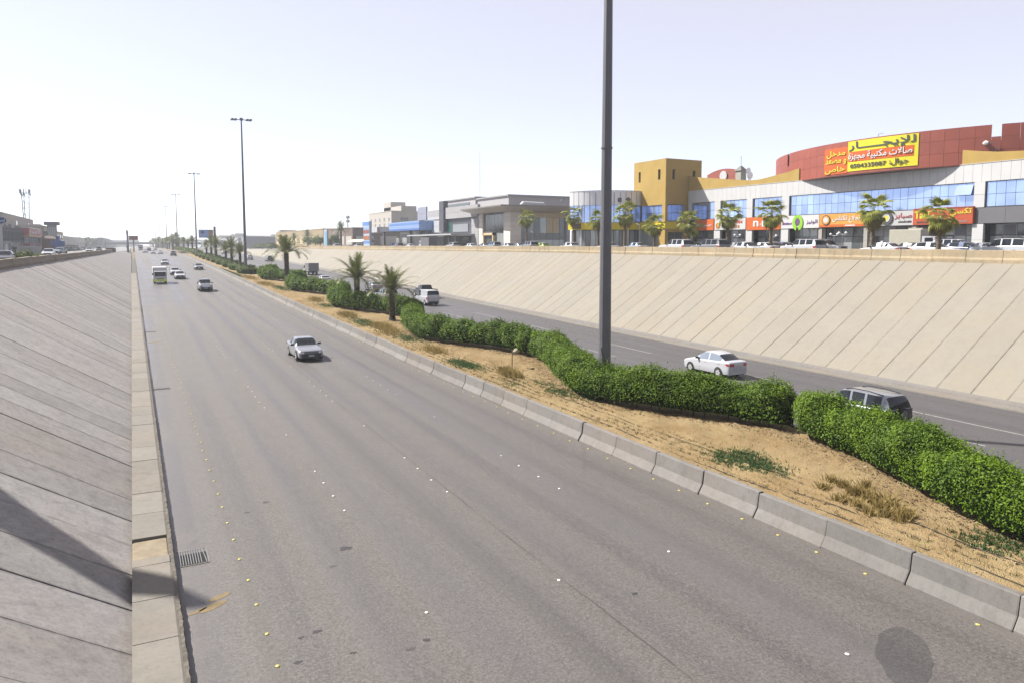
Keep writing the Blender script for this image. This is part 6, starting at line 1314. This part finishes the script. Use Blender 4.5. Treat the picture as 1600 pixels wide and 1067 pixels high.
# palms and trees before the arcade
for px_, X, h, lab in ((460, 72, 9.5, 'dark palm before the long mustard building'), (481, 74, 11, 'tall dark palm at the right end of the mustard building'), (533, 72, 12.5, 'tall bright palm before the brown building'), (439, 76, 8.5, 'slim dark palm at the left end of the mustard building')):
    y_ = at_x(px_, 380, X).y; z_ = SR(y_); o = copy_tree(base_q); o.location = (X, y_, z_); s = h / 9.6; o.scale = (s * .8, s * .8, s); o['label'] = lab; o['group'] = 'palms before the mustard building'
for px_, X, r, h, lab in ((492, 73, 4.0, 6.5, 'dark green tree beside the tall dark palm'), (500, 74, 3.6, 6.2, 'green tree left of the slim pylon'), (522, 74, 3.0, 6.0, 'yellowish green tree before the brown building'), (410, 66, 5, 3.2, 'low dark green tree behind the end of the parapet'), (424, 66, 4.5, 3.0, 'second low dark green tree behind the parapet')):
    y_ = at_x(px_, 380, X).y; z_ = SR(y_); t = thing('street_tree', lab, 'tree', (X, y_, z_), 0, 'trees before the mustard building'); obj('trunk', B().tube([(X, y_, z_ - .1), (X + .2, y_, z_ + h * .35), (X, y_ + .2, z_ + h * .6)], [.25, .18, .1], 7).tube([(X + .2, y_, z_ + h * .35), (X + 1.2, y_ + .8, z_ + h * .6)], [.12, .05], 5), BARK, t)
    n_ = 1500; d = rng.normal(size=(n_, 3)); d /= np.linalg.norm(d, axis=1, keepdims=True); cl = rng.normal(0, .45, (9, 3)) * np.array([r, r, h * .3]); P_ = np.array([X, y_, z_ + h * .65]) + cl[rng.integers(0, 9, n_)] + d * rng.uniform(.3, 1, (n_, 1)) * np.array([r * .55, r * .55, h * .25]); P_[:, 2] = np.maximum(P_[:, 2], z_ + .2)
    V, F = leaves(P_, d, .55); obj('crown', npmesh('crown', V, F, HLEAF2), None, t)
# mobile mast and crane behind
p = at_x(544, 380, 120); t = thing('mobile_mast', 'thin mobile phone mast behind the brown building', 'mast', (120, p.y, 6.5)); zt = at_x(544, 338, 120).z; obj('pole', B().tube([(120, p.y, 6.5), (120, p.y, zt)], [.5, .25], 6), STEEL, t)
for dz, w in ((0, 2.2), (-2.5, 2.0), (-8, 1.6)): obj('antenna_cluster', B().box(119.4, 120.6, p.y - w, p.y + w, zt + dz - 1.0, zt + dz + .2).box(119, 121, p.y - w * .6, p.y + w * .6, zt + dz - 1.6, zt + dz - .6), STEEL, t)
# billboard beyond the median
X6 = 32.0; p = at_x(334.5, 380, X6); t = thing('roadside_billboard', 'blue and orange roadside billboard beyond the palms', 'billboard', (X6, p.y, R(p.y))); yb_ = p.y; q0, q1 = at_y(311, 366, yb_), at_y(332.5, 366, yb_); z0, z1 = at_y(322, 371.5, yb_).z, at_y(322, 360, yb_).z; xm = q0.x + (q1.x - q0.x) * .68
obj('panel_frame', B().box(q0.x - .2, q1.x + .2, yb_ - .1, yb_ + .5, z0 - .2, z1 + .2), WSH, t); obj('blue_face', B().box(q0.x, xm, yb_ - .16, yb_ - .105, z0, z1), M('poster_blue', (.17, .26, .50), .6, .2, .4), t); obj('orange_face', B().box(xm, q1.x, yb_ - .16, yb_ - .105, z0, z1), M('poster_orange', (.26, .15, .06), .6, .2, .4), t); obj('blue_emblem', B().disc((q0.x + 1.4, yb_ - .18, z1 - 1.0), .7, 'y', 12, .03), M('poster_deep_blue', (.03, .06, .16), .6), t)
q = at_y(336, 380, yb_); obj('pylon', B().box(q.x - .45, q.x + .45, yb_ - .45, yb_ + .45, R(yb_), at_y(335, 354.5, yb_).z), M('pylon_dark', (.05, .055, .08), .6), t)

# ================================================================ left side of the street
XB = -27.0; LZ = 6.2; ly = lambda px_: at_x(px_, 370, XB).y; lz = lambda px_, py_: at_x(px_, py_, XB).z
def lblock(*a, **k): return block(*a, zb=LZ, **k)
t, x0_, x1_, ya_, yb_, z1_ = lblock('lattice_building', 'dark grey building front with open metal lattice at the left edge', -30, 43.5, 360, XB - 1.5, 18, CHAR)
for k, y_ in enumerate(np.linspace(ya_ + .3, yb_ - .3, 34)): obj('lattice_bar', B().box(x1_ + .3, x1_ + .5, y_ - .10, y_ + .10, lz(20, 376), lz(20, 354) + random.uniform(-.3, .7)), M('lattice_steel', (.07, .07, .085), .6), t)
obj('lattice_rail', B().box(x1_ + .25, x1_ + .55, ya_, yb_, lz(20, 376) - .2, lz(20, 376)).box(x1_ + .25, x1_ + .55, ya_, yb_, lz(20, 361.5), lz(20, 361.5) + .18), M('lattice_steel', (.07, .07, .085), .6), t)
obj('shopfront', B().box(x1_ + .05, x1_ + .15, ya_ + .5, yb_ - .5, LZ, lz(20, 379)), SHOPG, t); obj('pale_fascia', B().box(x1_ + .05, x1_ + .4, ya_, (ya_ + yb_) / 2, lz(20, 380), lz(20, 377)), WSH, t)
for k in range(7): y_ = ya_ + (yb_ - ya_) * (k + .5) / 7; obj('shop_pillar', B().box(x1_ + .1, x1_ + .5, y_ - .3, y_ + .3, LZ, lz(20, 379)), LWH, t)
t, x0_, x1_, ya_, yb_, z1_ = lblock('plaster_building', 'pale plaster building with the phone mast on its roof', -10, 53, 338, XB - 14, 16, PINK, wins=(3, 1, .75, .95, .1)); MT = z1_; MX = x1_ - 4
obj('stair_block', B().box(x1_ - 3, x1_ + 2.5, yb_ + .2, yb_ + 12, LZ, z1_ - 1.6), PALE, t); obj('balcony', B().box(x1_ - 2, x1_ + 3.4, yb_ + 12, yb_ + 22, z1_ - 6, z1_ - 3), SLATE, t)
my = at_x(40, 330, MX).y; t = thing('phone_mast', 'white three legged phone mast with antennas on the plaster roof', 'mast', (MX, my, MT)); zt = at_x(40, 298, MX).z; MW = M('mast_white', (.10, .10, .11), .5)
for k in range(3):
    a_ = k * 2.1 + .4; c_, s_ = math.cos(a_), math.sin(a_); obj('mast_leg', B().tube([(MX + 1.3 * c_, my + 1.3 * s_, MT), (MX + 1.9 * c_, my + 1.9 * s_, zt)], [.22, .17], 6), MW, t)
    for q in (.15, .35, .55, .75): obj('brace', B().tube([(MX + (1.3 + .6 * q) * c_, my + (1.3 + .6 * q) * s_, MT + (zt - MT) * q), (MX + (1.4 + .6 * q) * math.cos(a_ + 2.1), my + (1.4 + .6 * q) * math.sin(a_ + 2.1), MT + (zt - MT) * (q + .12))], .09, 5), MW, t)
    obj('antenna', B().box(MX + 2.3 * c_ - .2, MX + 2.3 * c_ + .2, my + 2.3 * s_ - .2, my + 2.3 * s_ + .2, zt - 2.4, zt + .4), MW, t); obj('dish', B().disc((MX + 2.0 * c_ + .4, my + 2.0 * s_, zt - 2.6), .55, 'x', 12, .25), MW, t); obj('antenna', B().box(MX + 2.2 * math.cos(a_ + 1) - .16, MX + 2.2 * math.cos(a_ + 1) + .16, my + 2.2 * math.sin(a_ + 1) - .16, my + 2.2 * math.sin(a_ + 1) + .16, zt - 1.8, zt + .5), MW, t)
obj('platform', B().disc((MX, my, zt - 1.6), 2.2, 'z', 12, .15), MW, t)
t, x0_, x1_, ya_, yb_, z1_ = lblock('red_sign_building', 'shop building with red Arabic sign band and white striped corner', 44, 64, 358.5, XB, 14, LWH)
obj('sign_band', B().box(x1_, x1_ + .3, ya_, yb_, lz(54, 368.5), lz(54, 358.8)), M('sign_crimson', (.27, .035, .025), .5, .06), t); obj('amber_line', B().box(x1_, x1_ + .32, ya_, yb_, lz(54, 370.3), lz(54, 368.6)), AMB, t); obj('lower_band', B().box(x1_, x1_ + .25, ya_, yb_, lz(54, 385), lz(54, 381)), M('sign_crimson', (.27, .035, .025), .5, .06), t)
# near end of this building looks to the camera
v, F = text_mesh(ar('المحد'), 9.5, 2.6, .1, .02); q = at_y(45, 367.2, ya_ - .1); b = B(); q2 = at_y(62, 360, ya_ - .1); sw_ = (q2.x - q.x); b.v = [(q.x + p_[0] / 9.5 * sw_, ya_ - .42 - p_[2], lz(54, 367.4) + p_[1] / 2.6 * (lz(54, 360.2) - lz(54, 367.4))) for p_ in v]; b.f = F; obj('lettering', b, SW, t)
obj('sign_board', B().box(x0_, x1_, ya_ - .35, ya_ - .02, lz(54, 368.5), lz(54, 358.8)), M('sign_crimson', (.27, .035, .025), .5, .06), t); obj('amber_line', B().box(x0_, x1_, ya_ - .37, ya_ - .02, lz(54, 370.3), lz(54, 368.55)), AMB, t); obj('lower_board', B().box(x0_, x1_, ya_ - .3, ya_ - .02, lz(54, 385), lz(54, 381)), M('sign_crimson', (.27, .035, .025), .5, .06), t)
for k in range(3): obj('window', B().box(x0_ + 1 + k * 4.4, x0_ + 4.2 + k * 4.4, ya_ - .1, ya_ - .02, lz(54, 380), lz(54, 372)), SHOP, t)
for k in range(6): obj('corner_stripe', B().box(x1_ + .01, x1_ + .35, ya_ + (yb_ - ya_) * (k + .15) / 6, ya_ + (yb_ - ya_) * (k + .55) / 6, LZ, lz(54, 371)), SLATE, t)
lblock('cream_building', 'cream building with stepped dark chimney tower left of the blue pylon', 69, 86, 356.5, XB - 2, 14, CRM, wins=(3, 1, .1, .35, .4))
y_ = at_x(83, 370, XB + 1).y; t = thing('stepped_tower', 'tall stepped grey wall tower with dark cap', 'tower', (XB + 1, y_, LZ)); zt = at_x(84, 348, XB + 1).z; obj('shaft', B().box(XB - .6, XB + 2.2, y_ - 2, y_ + 2, LZ, zt - 1.2), SLATE, t); obj('cap', B().box(XB - 1.5, XB + 3.2, y_ - 3, y_ + 3, zt - 1.2, zt), CHAR, t); obj('step', B().box(XB - 2.2, XB - .6, y_ - 2, y_ + 2, LZ, zt - 3.5), CHAR, t); obj('step', B().box(XB - 3.2, XB - 2.2, y_ - 2, y_ + 2, LZ, zt - 6), CHAR, t)
for k in range(4): obj('slit_window', B().box(XB - .2 + k * .6, XB + .1 + k * .6, y_ - 2.08, y_ - 2.01, LZ + 3, zt - 2), LWH, t)
y_ = at_x(91, 385, -20).y; BLP = M('blue_pylon_paint', (.035, .085, .28), .5); t = thing('blue_totem', 'stepped bright blue totem sign on the left street', 'sign', (-20, y_, LZ)); lz2 = lambda py_: at_x(91, py_, -20).z
obj('stem', B().box(-20.8, -19.2, y_ - .5, y_ + .5, LZ, lz2(376)), BLP, t); obj('arm_panel', B().box(-22, -18.2, y_ - .4, y_ + .4, lz2(384), lz2(377)), BLP, t); obj('point', B().box(-20.5, -19.5, y_ - .4, y_ + .4, lz2(376), lz2(369.5)), BLP, t)
y_ = at_x(77, 385, -24).y; t = thing('brown_kiosk', 'small brown gateway with pagoda top beside the blue totem', 'kiosk', (-24, y_, LZ)); lz3 = lambda py_: at_x(77, py_, -24).z
obj('gate', B().box(-26, -22.2, y_ - 1, y_ + 1, LZ, lz3(374)), M('gate_brown', (.13, .045, .03), .7), t); obj('pagoda_top', B().prism([(-27, y_ - 2), (-21.2, y_ - 2), (-21.2, y_ + 2), (-27, y_ + 2)], lz3(373.5), lz3(369), [(-24.8, y_ - .3), (-23.4, y_ - .3), (-23.4, y_ + .3), (-24.8, y_ + .3)]), BRN, t)
lblock('cream_building', 'cream building right of the blue totem with small windows', 89, 99, 364, XB - 4, 16, CRM, wins=(3, 3, .15, .95, .3))
lblock('long_wall_building', 'long low beige building along the left street', 98, 142, 372.5, XB - 8, 30, PALE, wins=(9, 1, .45, .75, .12), roofs=((.2, .06, 4), (.35, .08, 4.5), (.6, .08, 3)))
lblock('long_wall_building', 'pale lilac low building after the long beige one', 142, 162, 374.5, XB - 4, 30, WSH)
lblock('far_fence_wall', 'blue grey hoarding wall at the end of the left street', 160, 183.5, 375, XB + 5, 4, SLATE, cat='wall')
lblock('low_tent', 'low dark shade roofs before the long beige building', 100, 122, 384.5, XB + 2, 8, BRN, cat='shade')
lblock('boundary_wall', 'low dark grey wall before the red sign building', 24, 64, 388.5, XB + 9, .5, CHAR, cat='wall')
# blue oval sign at the left edge
y_ = at_x(3, 370, -17).y; t = thing('oval_sign_post', 'white post carrying a blue oval sign at the left edge', 'sign', (-17, y_, SL(y_))); q = at_y(0, 345, y_); r0 = at_y(10.5, 345, y_).x - q.x; rz_ = at_y(0, 339.5, y_).z - q.z
def oval(rx, rz2, yy, mat, nm): 
    rings = [[(q.x + rx * math.cos(a_), yy + d, q.z + rz2 * math.sin(a_)) for a_ in [k * math.pi / 12 for k in range(24)]] for d in (0, .06)]; obj(nm, B().loft(rings), mat, t)
oval(r0, rz_, y_ - .1, LWH, 'oval_rim'); oval(r0 * .96, rz_ * .91, y_ - .17, P('oval_blue', (.012, .045, .20), .4), 'oval_face'); vv, F = text_mesh('Ford', r0 * 1.25, rz_ * .95, .04); b = B(); b.v = [(q.x - r0 * .62 + p_[0] + .25 * p_[1], y_ - .20 - p_[2], q.z - rz_ * .5 + p_[1]) for p_ in vv]; b.f = F; obj('lettering', b, SW, t)
q5 = at_y(0, 380, y_); obj('post', B().cbox(q5.x - 1.2, at_y(4.2, 380, y_).x, y_ - .3, y_ + .3, SL(y_), at_y(0, 355, y_).z, .05), LWH, t); obj('neck', B().box(q.x - .3, q.x + .3, y_ - .05, y_ + .05, at_y(0, 355, y_).z, q.z), LWH, t)
# red billboard and pole at the end of the slope
y_ = 330; q = at_y(199.5, 380, y_); t = thing('red_billboard', 'red billboard on a grey pole at the far end of the slope', 'billboard', (q.x, y_, 6)); obj('pole', B().tube([(q.x, y_, 5), (q.x, y_, at_y(199, 362, y_).z)], [.42, .36], 10), M('pole_lilac', (.15, .15, .19), .6), t); a_, c_ = at_y(201.5, 380, y_ + 40), at_y(216, 380, y_ + 40); z0, z1 = at_y(208, 375.7, y_ + 40).z, at_y(208, 369, y_ + 40).z
obj('panel', B().box(a_.x, c_.x, y_ + 40, y_ + 40.6, z0, z1), M('poster_red', (.22, .055, .05), .6, .3, .4), t); obj('poster_corner', B().box(a_.x, a_.x + (c_.x - a_.x) * .3, y_ + 39.9, y_ + 39.99, z0, z1), M('poster_olive', (.12, .09, .06), .6, .3, .6), t); obj('panel_post', B().tube([((a_.x + c_.x) / 2, y_ + 40.3, 5), ((a_.x + c_.x) / 2, y_ + 40.3, z0)], .3, 8), STEEL, t)
q = at_y(199.5, 380, y_); t = thing('phone_mast', 'thin pale mast above the grey pole at the far end', 'mast', (q.x - 1, y_ + 60, 5)); qq = at_y(198, 359, y_ + 60); obj('rod', B().tube([(qq.x, y_ + 60, 5), (qq.x, y_ + 60, qq.z)], .12, 6), MW, t); obj('antenna', B().box(qq.x - .4, qq.x + .4, y_ + 59.8, y_ + 60.2, qq.z - 2.2, qq.z - .4), MW, t)
t = thing('hoarding_box', 'weathered wooden hoarding at the end of the left parapet', 'hoarding', (-9, 236, 6)); a_, c_ = at_y(168, 392, 240), at_y(181, 392, 240); obj('board', B().box(a_.x, c_.x, 240, 240.3, SL(240), at_y(170, 388, 240).z), BRN, t); obj('end_wall', B().box(a_.x - .5, a_.x, 239.8, 243, SL(240), at_y(170, 387.5, 240).z), C_PARAPET_L, t)
# far footbridge across the road, with piers
ob = thing('overpass', 'hazy overpass crossing the road in the distance', 'bridge', (0, 760, 5.5)); zt = at_y(200, 380.2, 760).z; obj('deck', B().box(-90, 60, 758, 766, zt - 1.3, zt), C_BARRIER, ob); obj('railing', B().box(-90, 60, 758, 758.2, zt, zt + .9), STEEL, ob)
for x_ in (-60, -22, -4, 21, 44): obj('pier', B().box(x_ - .8, x_ + .8, 760, 764, 5, zt - 1.3), C_BARRIER, ob)
for k, (x_, y_, w, h) in enumerate(((-60, 900, 40, 9), (-110, 1000, 50, 12), (60, 1050, 60, 10), (120, 900, 60, 14), (-30, 1250, 80, 10), (200, 1100, 90, 16), (-200, 800, 70, 13), (300, 700, 60, 12), (240, 620, 40, 10))):
    t = thing('far_building', ['hazy low block beyond the overpass on the left', 'hazy wide block far left', 'hazy block right behind the palm row', 'hazy tall block right of the palm row', 'hazy strip of roofs under the horizon', 'hazy large block far right', 'hazy pale block behind the left street', 'hazy block behind the mustard building', 'hazy low block behind the cream blocks'][k], 'building', (x_, y_, 5.5)); obj('wall', B().box(x_ - w / 2, x_ + w / 2, y_, y_ + 20, 5, 5.5 + h), PALE, t); obj('roof_room', B().box(x_ - w * .2, x_, y_ + 3, y_ + 10, 5.5 + h, 8 + h), PALE, t)
    for i in range(6): obj('window', B().box(x_ - w / 2 + w * (i + .3) / 6, x_ - w / 2 + w * (i + .6) / 6, y_ - .1, y_ + .05, 5.5 + h * .45, 5.5 + h * .7), SLATE, t)
# far tree mass at the end of the left street
n_ = 2600; P_ = np.stack([rng.uniform(-60, -30, n_), rng.uniform(700, 900, n_), 6 + rng.beta(2, 1.6, n_) * 9], 1); V, F = leaves(P_, rng.normal(size=(n_, 3)), 2.2); tag(obj('far_trees', npmesh('far_trees', V, F, HLEAF2), None), 'hazy mass of trees at the end of the left street', 'trees', None, 'stuff')
# slanted street totem just outside the left of the view; its shadow falls over the slope and the near drain
XT_ = -14.0; t = thing('street_totem', 'tall slanted totem sign on the left street, known by its shadow', 'sign', (XT_, 28.8, SL(28)))
def up_to(px_, py_, on_slope):
    d = ray(px_, py_)
    if on_slope: tt = (EYE + .32 * SLOPE) / (-d.z - SLOPE * d.x)
    else: tt = -EYE / d.z
    p = Vector((0, 0, EYE)) + d * tt; s = (XT_ - p.x) / SDIR.x; return (p.y + SDIR.y * s, p.z + SDIR.z * s)
poly = [up_to(322, 947, False), up_to(207, 944, False), up_to(120.8, 892.3, True), up_to(17.3, 834.8, True)]; poly2 = [up_to(34.5, 794.5, True), up_to(120.8, 849.2, True), up_to(207, 909.6, False), up_to(273, 922.5, False)]
base_r, base_l = poly[-1][0], poly2[0][0] + .4
obj('sign_body', B().sideprism(poly + [(base_r, SL(28)), (base_l, SL(28))] + poly2, XT_ - .25, XT_ + .25), LWH, t); obj('plinth', B().box(XT_ - .6, XT_ + .6, base_r - .4, base_l + .4, SL(28), SL(28) + .4), C_PARAPET_L, t)
# ================================================================ air
hz = B().box(-1500, 1500, -150, 3100, -1.5, 62)
ho = tag(obj('haze', hz, None), 'pale dusty haze over the city', None, None, 'stuff')
hm = bpy.data.materials.new('haze'); hm.use_nodes = True; hm.node_tree.nodes.remove(hm.node_tree.nodes['Principled BSDF'])
pv = hm.node_tree.nodes.new('ShaderNodeVolumePrincipled'); pv.inputs['Color'].default_value = (.88, .93, 1, 1); pv.inputs['Density'].default_value = HAZE; pv.inputs['Anisotropy'].default_value = .1
hm.node_tree.links.new(pv.outputs[0], hm.node_tree.nodes['Material Output'].inputs['Volume'])
ho.data.materials.clear(); ho.data.materials.append(hm)
bpy.data.objects.remove(_to); bpy.data.scenes.remove(_ts)
